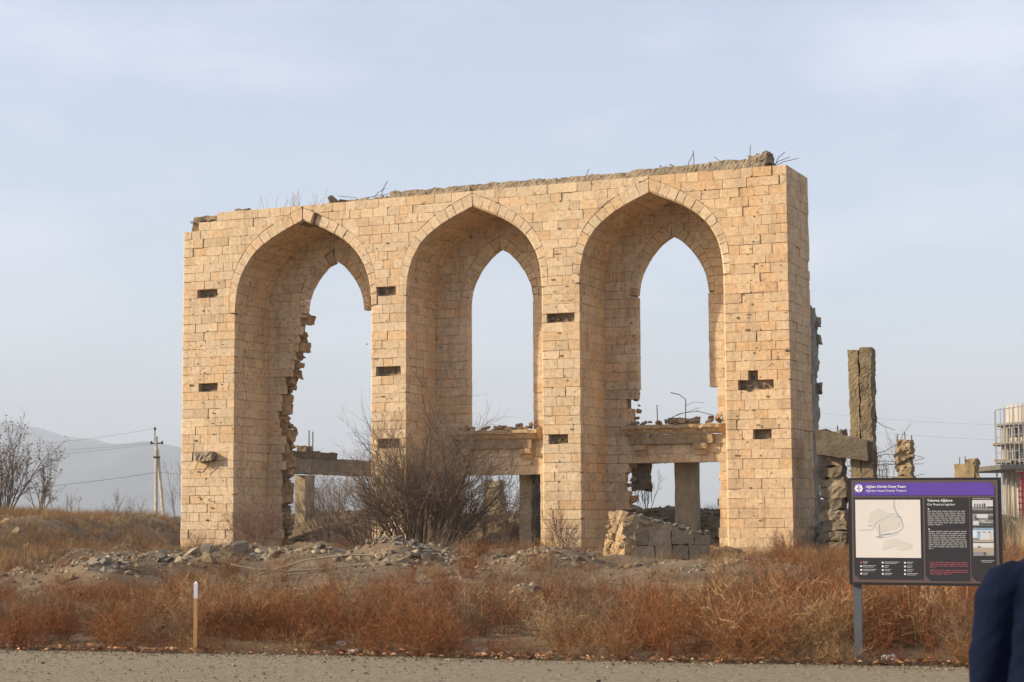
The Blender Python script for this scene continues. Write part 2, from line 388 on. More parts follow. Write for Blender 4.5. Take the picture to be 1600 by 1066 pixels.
def voussoirs(A, fr, t, n, score=1.0, l0=0, sides=(-1, 1), skip=(), k=1.0, soff=0):
    for s in sides:
        L = np.linspace(l0, A.l[-1], n + 1)
        L[1:-1] += rng.uniform(-.03, .03, n - 1)
        for i in range(n):
            if (s, i) in skip: continue
            ls = np.linspace(L[i], L[i + 1], 4)
            inn = [(A.c + s * A.pt(l)[0], A.pt(l)[1]) for l in ls]; out = [(A.c + s * A.ept(l)[0], A.ept(l)[1]) for l in ls]
            if i == 0 and l0 == 0: out[0] = (A.c, A.eza)
            if i == 0 and l0 == 0 and s == 1: inn[0] = (A.c, inn[0][1])
            poly = inn + out[::-1]
            def ch(x, z, A=A, s=s):
                if s < 0: return None
                d_ = np.hypot(A.c + A.x - x, A.z - z); i_ = int(np.argmin(d_))
                return (A.nx[i_], A.nz[i_]) if d_[i_] < .06 else None
            add_block('voussoir', poly, fr, t, score, k=k, gap=.0035, bev=.009, cham=ch)
for i, A in enumerate(AO): voussoirs(A, f_front, .26, 13, skip=((1, 1),) if i == 0 else ())
add_block('voussoir', [(AO[0].c + .42, 11.86), (AO[0].c + .68, 11.75), (AO[0].c + .80, 12.16), (AO[0].c + .56, 12.27)], lambda a, b, d: (a, d + .17, b), .26, k=.8)
# right return wall and the far left end
f_ret = lambda a, b, d: (-d, a, b)
prev = []
for r in range(len(rowz) - 1):
    z0, z1 = rowz[r], rowz[r + 1]
    rag = 2.63 + random.uniform(-.04, .05)
    prev = row_blocks('stone_block', z0, z1, lambda z: .27, lambda z, q=rag: q, f_ret, .2, prev=prev, warm=1)
    row_blocks('stonework', z0, z1, lambda z: .27, lambda z: 2.6, lambda a, b, d: (UL + d, a, b), .2, score=.01) if z1 < H - 2 * RH else None
# reveals: jambs up to the springing, then the pointed vault
for A in AO:
    for s in (-1, 1):
        f_j = (lambda A, s: (lambda a, b, d: (A.c + s * (A.w + d), a, b)))(A, s)
        prev = []
        for r in range(len(rowz) - 1):
            z0, z1 = rowz[r], (A.zs if rowz[r + 1] > A.zs - .08 else rowz[r + 1])
            if z1 - z0 < .085: continue
            prev = row_blocks('jamb_block' if s < 0 else 'stonework', z0, z1, lambda z: .27, lambda z: D - .004, f_j, .2, score=.35 if s < 0 else .01, prev=prev)
        nL = 13; L = np.linspace(A.l[-1], 0, nL + 1)
        for i in range(nL):
            x0, zz0 = A.pt(L[i]); x1, zz1 = A.pt(L[i + 1]); ln = math.hypot(x1 - x0, zz1 - zz0)
            nx, nz_ = A.nr((L[i] + L[i + 1]) / 2)
            def f_v(a, b, d, A=A, s=s, x0=x0, x1=x1, zz0=zz0, zz1=zz1, ln=ln, nx=nx, nz_=nz_):
                t = b / ln
                return (A.c + s * (x0 + (x1 - x0) * t + nx * d), a, zz0 + (zz1 - zz0) * t + nz_ * d)
            prev = row_blocks('vault_block' if s < 0 else 'stonework', 0, ln, lambda z: .27, lambda z: D - .004, f_v, .2, score=.35 if s < 0 else .01, prev=prev)
# inner wall at the back of the arches
SILL = [None, 4.05, 4.05]; LINT = [None, 2.96, 3.26]; DOOR = [None, (-12.6, -9.63), (-6.3, -3.2)]
rag_face = lambda z: np.interp(z, [-1, 1.58, 2.75, 3.93, 5.36, 6.16, 7.36, 8.6, 8.9, 12], [-20.1, -20.07, -19.97, -19.95, -20.15, -19.86, -19.48, -19.2, -19.02, -19.06])
for ai, (A, I) in enumerate(zip(AO, AI)):
    prev = []
    for r in range(len(rowz) - 1):
        z0, z1 = rowz[r], rowz[r + 1]; zc = (z0 + z1) / 2
        if z0 > A.za + .1: continue
        lo = lambda z: A.c - A.hw(z) - .12
        hi = lambda z: A.c + A.hw(z) + .12
        cur = []
        if ai == 0:
            if zc > I.zs:
                cur += row_blocks('stone_block', z0, z1, lo, lambda z: I.c - I.ehw(z), f_back, BT, score=.9, prev=prev)
            else:
                q = float(rag_face(zc)) + random.uniform(-.13, .13)
                cur += row_blocks('stone_block', z0, z1, lo, lambda z, q=q: q, f_back, .2, score=.9, prev=prev)
            if zc > 9.25: cur += row_blocks('stone_block', z0, z1, lambda z: I.c + I.ehw(z), hi, f_back, BT, score=.9, prev=prev)
            elif zc > 8.3: row_blocks('stone_block', z0, z1, lambda z: I.c + 1.9, hi, f_back, BT, score=.1)
        elif zc > SILL[ai] + .1:
            lq, rq = None, None
            if ai == 2 and zc < 5.6:       # broken bits above the cornice
                lq = I.c - I.w - (random.uniform(.2, .5) if zc < 5.45 else .05); rq = I.c + I.w + random.uniform(.25, .42)
            cur += row_blocks('stone_block', z0, z1, lo, (lambda z, lq=lq: I.c - I.ehw(z) if lq is None else lq), f_back, BT, score=.9, prev=prev)
            cur += row_blocks('stone_block', z0, z1, (lambda z, rq=rq: I.c + I.ehw(z) if rq is None else rq), hi, f_back, BT, score=.9, prev=prev)
        elif zc > LINT[ai]:
            cur += row_blocks('stone_block', z0, z1, lo, hi, f_back, BT, score=.9, prev=prev, lens=(.42, .72))
        else:
            d0, d1 = DOOR[ai]
            a = d0 - random.uniform(0, .22) - (.3 if zc < 1.7 else 0); b = d1 + (random.uniform(0, .12) if ai == 2 else .02)
            cur += row_blocks('stone_block', z0, z1, lo, lambda z, a=a: a, f_back, BT, score=.9, prev=prev)
            cur += row_blocks('stone_block', z0, z1, lambda z, b=b: b, hi, f_back, BT, score=.9, prev=prev)
        prev = cur
    voussoirs(I, f_back, BT, 10, .8, skip=((-1, 0),) if ai == 0 else ())
add_block('voussoir', [(AO[0].c - .02, 10.72), (AO[0].c - .3, 10.62), (AO[0].c - .42, 10.98), (AO[0].c - .1, 11.2)], lambda a, b, d: (a, D + d + .1, b), .25, k=.8)

arcade = thing('ruined_arcade', 'roofless tan limestone facade with three tall pointed arches standing over rubble', 'ruin', (FX, FY, FZ), -TH)
# core behind the facing: one strip per pier, meeting above the arches
def core_strip(mb, left, right, n0, n1, zs, c):
    V, F = [], []
    for z in zs:
        l, r = float(left(z)), float(right(z)); V += [(l, n0, z), (r, n0, z), (r, n1, z), (l, n1, z)]
    for i in range(len(zs) - 1):
        a, b = 4 * i, 4 * i + 4
        for k in range(4): F.append((a + k, a + (k + 1) % 4, b + (k + 1) % 4, b + k))
    F.append((0, 3, 2, 1)); e = 4 * (len(zs) - 1); F.append((e, e + 1, e + 2, e + 3)); mb.add(V, F, c)
IN = .21
def ihw(A, z):
    # half width of the core's opening (facing depth further out than the intrados)
    ex, ez = A.x + A.nx * IN, A.z + A.nz * IN
    top = ez[0] + .0
    return A.w + IN if z <= A.zs else (0.0 if z >= top else float(np.interp(-z, -ez, ex)))
zl = sorted(set([-.75, 4, 8] + list(np.linspace(8.6, H - .03, 60))))
ends = [(lambda z: UL + .21, lambda z: AO[0].c - ihw(AO[0], z)), (lambda z: AO[0].c + ihw(AO[0], z), lambda z: AO[1].c - ihw(AO[1], z)),
        (lambda z: AO[1].c + ihw(AO[1], z), lambda z: AO[2].c - ihw(AO[2], z)), (lambda z: AO[2].c + ihw(AO[2], z), lambda z: -.21)]
for k, (l, r) in enumerate(ends):
    mb = MB(); core_strip(mb, l, r, .255, 2.6, [z for z in zl if k != 0 or z < H - RH - .1], (.9, .85, .8)); mb.build('pier_core', M['core'], arcade)
# thin backing inside the inner wall so that no light comes through its joints
mb = MB()
for ai, (A, I) in enumerate(zip(AO, AI)):
    zz = [z for z in np.linspace(I.zs, A.za - .1, 26)]
    core_strip(mb, lambda z: A.c - float(A.hw(z)) - .1, lambda z: I.c - float(I.ehw(z)) * .97 - .03, D + .12, D + .26, [z for z in zz if float(A.hw(z)) > float(I.ehw(z)) * .97 + .08], (.9, .85, .8))
    core_strip(mb, lambda z: I.c + float(I.ehw(z)) * .97 + .03, lambda z: A.c + float(A.hw(z)) + .1, D + .12, D + .26, [z for z in zz if float(A.hw(z)) > float(I.ehw(z)) * .97 + .08 and (ai or z > 9.6)], (.9, .85, .8))
    zb = SILL[ai] if ai else -.7
    core_strip(mb, lambda z: A.c - A.w - .1, (lambda z: I.c - I.w - .03 - (.3 if ai == 2 and z < 5.6 else 0)) if ai else (lambda z: float(rag_face(z)) - .2), D + .12, D + .26, np.linspace(zb, I.zs, 16), (.9, .85, .8))
    if ai:
        core_strip(mb, lambda z: I.c + I.w + .03 + (.4 if ai == 2 and z < 5.7 else 0), lambda z: A.c + A.w + .1, D + .12, D + .26, np.linspace(zb, I.zs, 16), (.9, .85, .8))
        core_strip(mb, lambda z: A.c - A.w - .1, lambda z: A.c + A.w + .1, D + .12, D + .26, [LINT[ai] + .04, SILL[ai] - .05], (.9, .85, .8))
        core_strip(mb, lambda z: A.c - A.w - .1, lambda z: DOOR[ai][0] - .45, D + .12, D + .26, [-.7, LINT[ai] + .04], (.9, .85, .8))
        core_strip(mb, lambda z: DOOR[ai][1] + .2, lambda z: A.c + A.w + .1, D + .12, D + .26, [-.7, LINT[ai] + .04], (.9, .85, .8))
mb.build('inner_wall_backing', M['core'], arcade)
# facing blocks: the largest as single objects, the rest joined
rest = MB(); byk = {}
for b in BLOCKS: byk.setdefault(b[0], []).append(b)
for kind, lst in byk.items():
    lst.sort(key=lambda b: -b[1]); lim = 0 if kind == 'stonework' else 300
    for i, (k_, sc, V, F, tn_) in enumerate(lst):
        if i < lim:
            mb = MB(); mb.add(V, F, tn_); mb.build(kind, M['stone'], arcade)
        else: rest.add(V, F, tn_)
stuff(rest.build('small_stonework', M['stone'], arcade))
print('BLOCKS', {k: len(v) for k, v in byk.items()})

# rough lumps: angular stones from convex hulls
def hull(seed, n=14, flat=(1, 1, .75)):
    rr = random.Random(seed); bm = bmesh.new()
    for _ in range(n):
        v = Vector((rr.gauss(0, 1), rr.gauss(0, 1), rr.gauss(0, 1))).normalized() * rr.uniform(.8, 1.0)
        bm.verts.new((v.x * flat[0], v.y * flat[1], v.z * flat[2]))
    g = bmesh.ops.convex_hull(bm, input=bm.verts)
    bmesh.ops.delete(bm, geom=list({e for e in g['geom_interior'] + g['geom_unused'] if isinstance(e, bmesh.types.BMVert)}), context='VERTS')
    bm.normal_update(); bm.verts.index_update()
    V = np.array([v.co[:] for v in bm.verts]); F = np.array([[l.index for l in f.verts] for f in bm.faces]); bm.free(); return V, F
HULLS = [hull(i) for i in range(12)]
CHIPS = [hull(40 + i, 8) for i in range(8)]
def rotm(rr=random):
    return np.array(Matrix.Rotation(rr.uniform(0, 6.28), 3, 'Z') @ Matrix.Rotation(rr.uniform(-.6, .6), 3, 'X') @ Matrix.Rotation(rr.uniform(-.6, .6), 3, 'Y'))
STONE_T = [(1.05, .92, .72), (.75, .74, .72), (.62, .62, .62), (.9, .84, .72), (.9, .78, .56), (.8, .72, .6), (.55, .56, .57)]
def lump(mb, p, r, t=None, stretch=None):
    V, F = random.choice(HULLS if r > .05 else CHIPS); st = np.array(stretch) if stretch is not None else np.array([random.uniform(.7, 1.3), random.uniform(.7, 1.2), random.uniform(.6, 1)])
    mb.add((V * st * r) @ rotm().T + np.array(p), F, (np.array(t) if t is not None else np.array(random.choice(STONE_T)) * random.uniform(.7, 1.1)))
def rough_box(mb, a, b, c, sub=.18, amp=.05, seed=0, axis_=0):
    """box cut into a grid and knocked about with noise"""
    a, b = np.array(a, float), np.array(b, float); n = np.maximum(1, np.round((b - a) / sub).astype(int))
    def face(ax, sgn):
        o = [i for i in range(3) if i != ax]; s0 = np.linspace(0, 1, n[o[0]] + 1); s1 = np.linspace(0, 1, n[o[1]] + 1)
        S0, S1 = np.meshgrid(s0, s1, indexing='ij'); P = np.zeros(S0.shape + (3,)); P[..., o[0]] = a[o[0]] + (b - a)[o[0]] * S0; P[..., o[1]] = a[o[1]] + (b - a)[o[1]] * S1
        P[..., ax] = b[ax] if sgn > 0 else a[ax]
        id_ = np.arange(S0.size).reshape(S0.shape); q = np.stack([id_[:-1, :-1], id_[1:, :-1], id_[1:, 1:], id_[:-1, 1:]], -1).reshape(-1, 4)
        if (sgn > 0) == (ax == 1): q = q[:, ::-1]
        return P.reshape(-1, 3), q
    for ax in range(3):
        for sg in (-1, 1):
            P, q = face(ax, sg)
            off = np.stack([vnoise(P[:, 0] * 3.1 + P[:, 2] * 1.7 + k * 9.1, P[:, 1] * 3.3 + P[:, 2] * 2.9 + k * 4.7, seed + k) + .6 * vnoise(P[:, 0] * 8.1 + P[:, 2] * 5.7 + k * 3.1, P[:, 1] * 8.3 - P[:, 2] * 7.9, seed + 9 + k) + .5 * vnoise(P[:, 0] * 23.1 + P[:, 2] * 15.7 + k * 3.1, P[:, 1] * 21.3 - P[:, 2] * 19.9, seed + 19 + k) - 1.05 for k in range(3)], -1)
            mb.add(P + off * amp, q, c)
# broken core showing along the ragged edge of the first arch
TANS = [(1.3, 1.0, .68), (1.05, .8, .55), (.85, .68, .5)]
for k in range(28):
    z = -.4 + k * .33; q = float(rag_face(z)); mb = MB(); rough_box(mb, (AO[0].c - AO[0].w - .3, D + .2, z), (q + .06 + .16 * math.sin(k * 1.9), D + .72, z + .36), np.array((1.2, 1.0, .75)) * random.uniform(.8, 1.1), .14, .12, 200 + k); mb.build('core_course', M['core'], arcade)
for z in np.arange(.2, 8.4, .2):
    for _ in range(2):
        mb = MB(); lump(mb, (float(rag_face(z)) + random.uniform(-.12, .12 + .1 * math.sin(z * 3)), D + .24 + random.uniform(0, .35), z + random.uniform(-.1, .1)), random.uniform(.13, .25), random.choice(TANS))
        mb.build('core_stone', M['rock'], arcade)
for z in np.arange(.3, 3.1, .23):
    mb = MB(); lump(mb, (-6.42 - (.3 if z < 1.7 else 0) + random.uniform(-.05, .2), D + .3, z), random.uniform(.12, .24), random.choice(TANS)); mb.build('core_stone', M['rock'], arcade)
    mb = MB(); lump(mb, (-9.55 + random.uniform(-.1, .05), D + .5, z), random.uniform(.12, .22), (.7, .6, .5)); mb.build('core_stone', M['rock'], arcade)
for z in np.arange(4.5, 5.6, .2):
    mb = MB(); lump(mb, (-6.05 + random.uniform(-.15, .15), D + .25, z), random.uniform(.1, .2), random.choice(TANS)); mb.build('core_stone', M['rock'], arcade)
# rough stones inside the put-log holes
for hu, hz, hw_ in HOLES:
    r = max(i for i in range(len(rowz)) if rowz[i] <= hz); zc = (rowz[r] + rowz[r + 1]) / 2
    for k in range(max(2, int(hw_ / .22))):
        mb = MB(); lump(mb, (hu - hw_ / 2 + (k + .5) * hw_ / max(2, int(hw_ / .22)), .24, zc - .03 + random.uniform(-.04, .03)), random.uniform(.09, .13), np.array((.8, .74, .66)) * random.uniform(.4, 1)); mb.build('hole_stone', M['rock'], arcade)

# concrete capping along the top of the wall
for i, (u0, u1, h, n0) in enumerate([(-16.9, -14.3, .10, .25), (-14.3, -11.2, .22, .06), (-11.2, -8.0, .23, .05), (-8.0, -5.3, .20, .06), (-5.3, -2.6, .25, .02), (-2.6, -.75, .30, .02)]):
    mb = MB(); rough_box(mb, (u0, n0, H - .03), (u1 + .03, 1.3, H + h), (.95, .85, .72), .065, .065, i * 5); mb.build('concrete_capping', M['concrete'], arcade)
mb = MB(); rough_box(mb, (-1.25, .0, H + .1), (-.6, .6, H + .42), (.95, .85, .72), .07, .14, 91); mb.build('concrete_capping', M['concrete'], arcade)
mb = MB(); rough_box(mb, (-22.6, .25, H - 2 * RH), (-17, 2.4, H - .06), (.9, .8, .7), .25, .1, 44); mb.build('wall_top', M['core'], arcade)
for u, n, r in [(-20.55, .2, .2), (-20.3, .3, .18), (-16.65, .15, .25), (-16.3, .2, .2), (-22.1, .2, .16), (-22.55, .12, .12), (-21.8, .15, .14)]:
    mb = MB(); lump(mb, (u, n, (H if u > -21.5 else H - RH + .03) + r * .3), r, (.7, .66, .6), (1.5, 1, .55)); mb.build('loose_stone', M['rock'], arcade)
mb = MB()
for k in range(150):
    u = random.uniform(-16.8, -.7); h_ = .1 if u < -14.3 else .22 if u < -5.3 else .32
    lump(mb, (u, random.choice([.08, .1, .3, .6]) + random.uniform(-.05, .05), H + random.uniform(.0, h_ + .03)), random.uniform(.025, .07), np.array((.95, .82, .66)) * random.uniform(.4, 1.05))
stuff(mb.build('capping_rubble', M['rock'], arcade))
for k in range(120):
    uc_ = random.choice([-21.75, -14.38, -7.9, -1.15, -1.15, -21.75]); u = uc_ + random.gauss(0, .30); z = random.uniform(.6, 11.2); w_ = random.choice([.03, .04, .05, .07, .12]) * random.uniform(.7, 1.2); h_ = random.uniform(.012, .045)
    pts = [(u + w_ * math.cos(a_) * random.uniform(.5, 1.2), z + h_ * math.sin(a_) * random.uniform(.4, 1.2)) for a_ in np.arange(0, 6.28, 1.05)]; n_ = len(pts)
    mb = MB(); mb.add([(p_[0], -.016, p_[1]) for p_ in pts] + [(p_[0], .05, p_[1]) for p_ in pts], [tuple(range(n_))] + [(i, n_ + i, n_ + (i + 1) % n_, (i + 1) % n_) for i in range(n_)], np.array((.75, .66, .54)) * random.uniform(.45, 1.2)); mb.build('mortar_scar', M['core'], arcade)
# twisted wires and dead stalks on top
def wire(pts, r=.008, parent=arcade, name='rebar', m='rebar'):
    mb = MB(); mb.tube(pts, r, 4, (.33, .25, .17)); return mb.build(name, M[m], parent)
for u, du, h in [(-16.0, 1.6, .05), (-15.2, .5, .25), (-14.9, .3, .5), (-15.7, -.9, .12), (-7.1, .15, .3), (-3.5, .25, .5), (-3.25, .0, .62), (-2.2, -.35, .35), (-1.35, .05, .62), (-.5, .35, .3), (-.55, .55, .12), (-.45, .75, .06)]:
    wire([(u, .5, H + .1), (u + du * .3, .5, H + .15 + h * .6), (u + du, .45, H + .2 + h)], .012)
for k in range(34):
    u = random.choice([random.uniform(-20, -17.2), random.uniform(-19.0, -17.3), random.uniform(-13, -5)]); h = random.uniform(.15, .75) * (1 if u < -17 else .4)
    wire([(u, random.uniform(.3, 1), H - .02), (u + random.uniform(-.05, .05), .6, H + h * .5), (u + random.uniform(-.12, .12), .6, H + h)], .006, name='dead_stalk', m='twig')
# door-head entablatures
def ledge(mb, u0, u1, prof, c):
    m_ = max(2, int((u1 - u0) / .09)); pr = []
    for i in range(len(prof)):
        p0, p1 = np.array(prof[i]), np.array(prof[(i + 1) % len(prof)]); k = max(1, int(np.hypot(*(p1 - p0)) / .09))
        pr += [p0 + (p1 - p0) * t_ / k for t_ in range(k)]
    n = len(pr); V = []; C = []
    for i in range(m_ + 1):
        chip = max(0, float(vnoise(i * .31 + u0, 1.7, 5)) - .62) * .5
        for q in pr:
            f = 1 if q[0] < D - .25 else .25
            V.append((u0 + (u1 - u0) * i / m_ + random.gauss(0, .008), q[0] + random.gauss(0, .004) + chip * f * .6, q[1] + random.gauss(0, .004) - chip * .3 * f)); C.append(np.array(c) * random.uniform(.75, 1.1) * (1 - chip))
    F = [(i * n + k, i * n + (k + 1) % n, (i + 1) * n + (k + 1) % n, (i + 1) * n + k) for i in range(m_) for k in range(n)] + [tuple(range(n))[::-1], tuple(range(m_ * n, m_ * n + n))]
    mb.add(V, F, np.array(C))
for ai, (u0, u1) in ((1, (-12.9, -9.55)), (2, (-6.42, -3.0))):
    zt = 4.38 if ai == 2 else 4.34
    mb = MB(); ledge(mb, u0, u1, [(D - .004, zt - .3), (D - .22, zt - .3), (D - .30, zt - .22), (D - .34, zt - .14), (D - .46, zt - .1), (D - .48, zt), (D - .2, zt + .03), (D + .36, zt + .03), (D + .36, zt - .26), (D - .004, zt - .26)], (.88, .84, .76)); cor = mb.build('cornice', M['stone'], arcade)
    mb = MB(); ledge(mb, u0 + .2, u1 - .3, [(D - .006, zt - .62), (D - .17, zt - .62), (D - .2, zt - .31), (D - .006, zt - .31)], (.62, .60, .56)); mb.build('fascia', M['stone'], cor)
    for ub in ((u0 + .55, u1 - .72) if ai == 2 else (u0 + .5, u1 - .55)):
        mb = MB(); ledge(mb, ub - .22, ub + .22, [(D - .007, zt - 1.0), (D - .08, zt - 1.0), (D - .12, zt - .86), (D - .22, zt - .8), (D - .27, zt - .63), (D - .007, zt - .63)], (.88, .83, .74)); mb.build('bracket', M['stone'], cor)
    for k in range(30):
        mb = MB(); u = random.uniform(u0 + .25, u1 - .1); lump(mb, (u, D + random.uniform(-.25, .25), zt + .04 + random.uniform(0, .12) * (1 + (u > u1 - 1))), random.uniform(.08, .19), random.choice(TANS)); mb.build('loose_stone', M['rock'], arcade)
    mb = MB(); rough_box(mb, (u0 + .15, D + .40, LINT[ai] - .12), (u1 - .1, D + .85, LINT[ai] + .45), (.55, .5, .46), .3, .03, 7); mb.build('concrete_lintel', M['concrete'], arcade)
    if ai == 2:
        for k in range(24):
            u = u0 + .2 + k * .115; wire([(u, D + .38, LINT[ai] + .1), (u + .01, D + .36, LINT[ai] - .12 - random.uniform(0, .06))], .012)
mb = MB(); rough_box(mb, (-4.9, D + .05, 4.42), (-3.9, D + .4, 4.62), (.8, .75, .7), .15, .08, 17); mb.build('loose_stone', M['concrete'], arcade)
wire([(-5.35, D + .2, 4.4), (-5.36, D + .2, 5.1)], .017); wire([(-4.35, D + .2, 4.5), (-4.33, D + .2, 5.25), (-4.55, D + .2, 5.42), (-4.85, D + .15, 5.5)], .017)
wire([(-4.9, D + .1, 4.6), (-4.5, D + .1, 4.78), (-3.9, D + .1, 4.84), (-3.3, D + .05, 4.68)], .014); wire([(-4.3, D, 5.0), (-4.0, D, 5.15), (-3.6, D, 5.1)], .008); wire([(-4.6, D, 4.7), (-3.8, D, 4.95), (-3.9, D, 4.8)], .008)
# concrete beam stub on the left pier
mb = MB(); rough_box(mb, (-22.05, -.28, 3.42), (-21.35, .26, 3.74), (.75, .68, .6), .1, .1, 61); mb.build('beam_stub', M['concrete'], arcade)
for a, b in (((-21.95, -.2, 3.42), (-22.2, -.12, 3.1)), ((-21.5, -.2, 3.42), (-21.8, -.1, 3.0)), ((-22.0, -.25, 3.5), (-22.1, -.3, 3.75))): wire([a, b], .012)
# hanging broken concrete left of the third doorway
mb = MB(); rough_box(mb, (-6.4, D + .45, 2.2), (-5.75, D + .8, 3.3), (.42, .38, .34), .14, .14, 71); mb.build('hanging_concrete', M['concrete'], arcade)
for k in range(6): wire([(-6.35 + k * .12, D + .6, 2.3), (-6.33 + k * .12 + random.uniform(-.04, .04), D + .6, 1.95 - random.uniform(0, .25))], .014)
# grey concrete column bonded to the back of the right end
mb = MB(); rough_box(mb, (-.75, 2.66, -.6), (-.02, 3.55, 8.2), (.85, .84, .84), .12, .12, 81); mb.build('back_column', M['concrete'], arcade)
for z in (7.6, 7.0, 5.4): mb = MB(); rough_box(mb, (-.6, 3.3, z), (.13, 3.6, z + .30), (.75, .7, .66), .08, .09, int(z * 9)); mb.build('masonry_stub', M['concrete'], arcade)

# ------------------------------------------------------------------ concrete skeleton behind the facade
def fp(px, py, n):
    """photo pixel -> (u, z) on the plane at depth n behind the facade"""
    p = at(px, py, 50.0); d = p - Vector((0, 0, CAM_Z)); a = -FX * ST - FY * CT; t = (n - a) / (d.x * ST + d.y * CT)
    q = Vector((0, 0, CAM_Z)) + d * t; u, _ = un(q.x, q.y); return u, q.z - FZ
def frame_thing(name, label, cat, u, n, group=None):
    p = fac(u, n, 0); return thing(name, label, cat, (p.x, p.y, FZ), -TH, group)
def rb(parent, name, a, b, c, sub=.25, amp=.03, seed=0, m='concrete'):
    mb = MB(); rough_box(mb, a, b, c, sub, amp, seed); return mb.build(name, M[m], parent)
t = frame_thing('concrete_frame', 'weathered concrete beam on two columns seen through the broken left arch', 'concrete frame', -20.9, 4.2)
rb(t, 'beam', (-.2, -1.0, 3.05), (.25, 8.6, 3.68), (.8, .72, .6), .3, .04, 3)
rb(t, 'broken_slab', (-.45, -1.0, 3.67), (.3, 3.4, 3.92), (.55, .48, .4), .22, .08, 4)
rb(t, 'column', (-.22, 1.0, -.6), (.22, 1.75, 3.0), (1.15, 1.05, .85), .3, .03, 5)
rb(t, 'column', (-.22, 7.6, -.6), (.22, 8.3, 3.0), (.95, .85, .7), .3, .03, 6)
rb(t, 'broken_stub', (-.2, 1.1, 3.84), (.15, 1.7, 4.15), (.7, .6, .5), .14, .09, 8)
wire([(.1, 1.5, 3.8), (.1, 1.5, 4.75)], .022, t); wire([(.14, 1.72, 3.8), (.14, 1.72, 4.7)], .022, t)
t = frame_thing('concrete_column', 'square concrete column standing inside the right doorway', 'column', fp(1070, 775, 3.4)[0], 3.4)
rb(t, 'shaft', (-.36, 0, -.4), (.36, .55, 3.25), (1.2, 1.1, .92), .3, .02, 11); rb(t, 'cross_beam', (-2.6, -.1, 3.26), (1.8, .6, 3.75), (.6, .55, .5), .3, .04, 12)
t = frame_thing('stone_pillar', 'broken rough stone pillar seen through the middle doorway behind the shrub', 'pillar', fp(768, 780, 9)[0], 9.0)
rb(t, 'shaft', (-.33, 0, -.4), (.33, .6, 2.75), (1.15, 1.0, .8), .2, .12, 13, 'rock')
t = frame_thing('door_slab', 'pale concrete slab at the right side of the middle doorway', 'slab', fp(822, 770, 3.3)[0], 3.3)
rb(t, 'slab', (-.26, 0, -.4), (.24, .35, 2.85), (1.3, 1.2, 1.0), .3, .02, 15); rb(t, 'rough_edge', (.245, -.1, -.4), (.42, .4, 2.85), (.4, .36, .32), .15, .1, 16)
# broken columns of the side wing, right of the facade
NW = 0.5
def wing(name, label, px): return frame_thing(name, label, 'column', fp(px, 760, NW)[0], NW)
def zw(px, py): return fp(px, py, NW)[1]
t = wing('masonry_column', 'dark column of stacked broken blocks just behind the right end of the facade', 1301)
for k in range(12): rb(t, 'masonry_block', (-.42 + random.uniform(-.08, .06), .1, -.5 + k * .335), (.34 + random.uniform(-.1, .14), .8, -.17 + k * .335), np.array((.75, .66, .56)) * random.uniform(.6, 1.2), .13, .11, 20 + k)
rb(t, 'block_top', (-.36, .1, 3.5), (.3, .7, 3.98), (.6, .53, .45), .12, .16, 39); wire([(.1, .4, 3.8), (.1, .4, 4.15)], .02, t)
for k in range(7): z_ = .5 + k * .47; wire([(.25, .3, z_), (.55, .2, z_ - random.uniform(-.1, .2))], .014, t)
t = wing('twin_column', 'tall twin concrete column with rough broken faces carrying a beam stub', 1348); zt = zw(1348, 546)
rb(t, 'shaft', (-.36, 0, -.5), (-.05, .55, zt), (.74, .63, .46), .06, .045, 41); rb(t, 'shaft', (.0, -.06, -.5), (.36, .5, zt + .05), (.62, .53, .40), .06, .065, 42)
mb = MB(); rough_box(mb, (-1.35, -.42, 0), (.27, -.06, 1), (.38, .34, .29), .09, .03, 43)  # beam tint darkened, its shade put into the colour
zl0, zl1, zr0, zr1 = zw(1312, 712), zw(1312, 673), zw(1362, 721), zw(1362, 689)
for V_ in mb.v:
    f_ = np.clip((V_[:, 0] + 1.1) / 1.37, -.3, 1); V_[:, 2] = (zl0 + (zr0 - zl0) * f_) * (1 - V_[:, 2]) + (zl1 + (zr1 - zl1) * f_) * V_[:, 2]
mb.build('beam', M['concrete'], t)
for a, b, c_ in (((.25, .1, 3.2), (.7, .1, 3.3), (1.25, .0, 3.6)), ((.25, .1, 4.4), (.65, .1, 4.1), (1.05, 0, 3.95)), ((.25, 0, 2.9), (.7, 0, 2.86), (1.3, 0, 2.92)), ((.25, 0, 2.75), (.6, 0, 2.7), (.8, 0, 2.75)), ((.3, 0, 3.6), (.4, 0, 3.3), (.62, 0, 3.1)), ((.3, .2, 4.7), (.42, .2, 4.4), (.46, .2, 4.3))): wire([a, b, c_], .012, t)
t = wing('column_stump', 'broken column stump with bent rebar right of the twin column', 1412); zt = zw(1411, 690)
for k, (w, c) in enumerate([(.30, (.9, .78, .56)), (.26, (.85, .75, .58)), (.30, (1.25, 1.1, .85)), (.22, (.7, .6, .48)), (.33, (.9, .76, .55)), (.24, (.9, .78, .56)), (.26, (.9, .76, .55))]):
    h_ = (zt + .5) / 7; rb(t, 'shaft_piece', (-w + random.uniform(-.05, .05), 0, -.5 + k * h_), (w, .5, -.48 + (k + 1) * h_), c, .1, .16, 50 + k)
for k in range(9): mb = MB(); lump(mb, (random.uniform(-.22, .25), .02, zt - random.uniform(0, 1.0)), random.uniform(.07, .14), np.array((1.0, .82, .56)) * random.uniform(.5, 1.1)); mb.build('broken_face', M['rock'], t)
for dx, h in ((-.22, .25), (.05, .3), (.25, .2)): wire([(dx, .2, zt - .1), (dx + random.uniform(-.05, .05), .2, zt + h)], .018, t)
for z in (zt - .4, zt - .62, zt - .7, zt - 1.1): wire([(-.2, .2, z), (-.6, .2, z + .03), (-1.0, .2, z + random.uniform(-.1, .1))], .012, t); wire([(.2, .2, z), (.6, .2, z + random.uniform(-.2, .3))], .010, t)
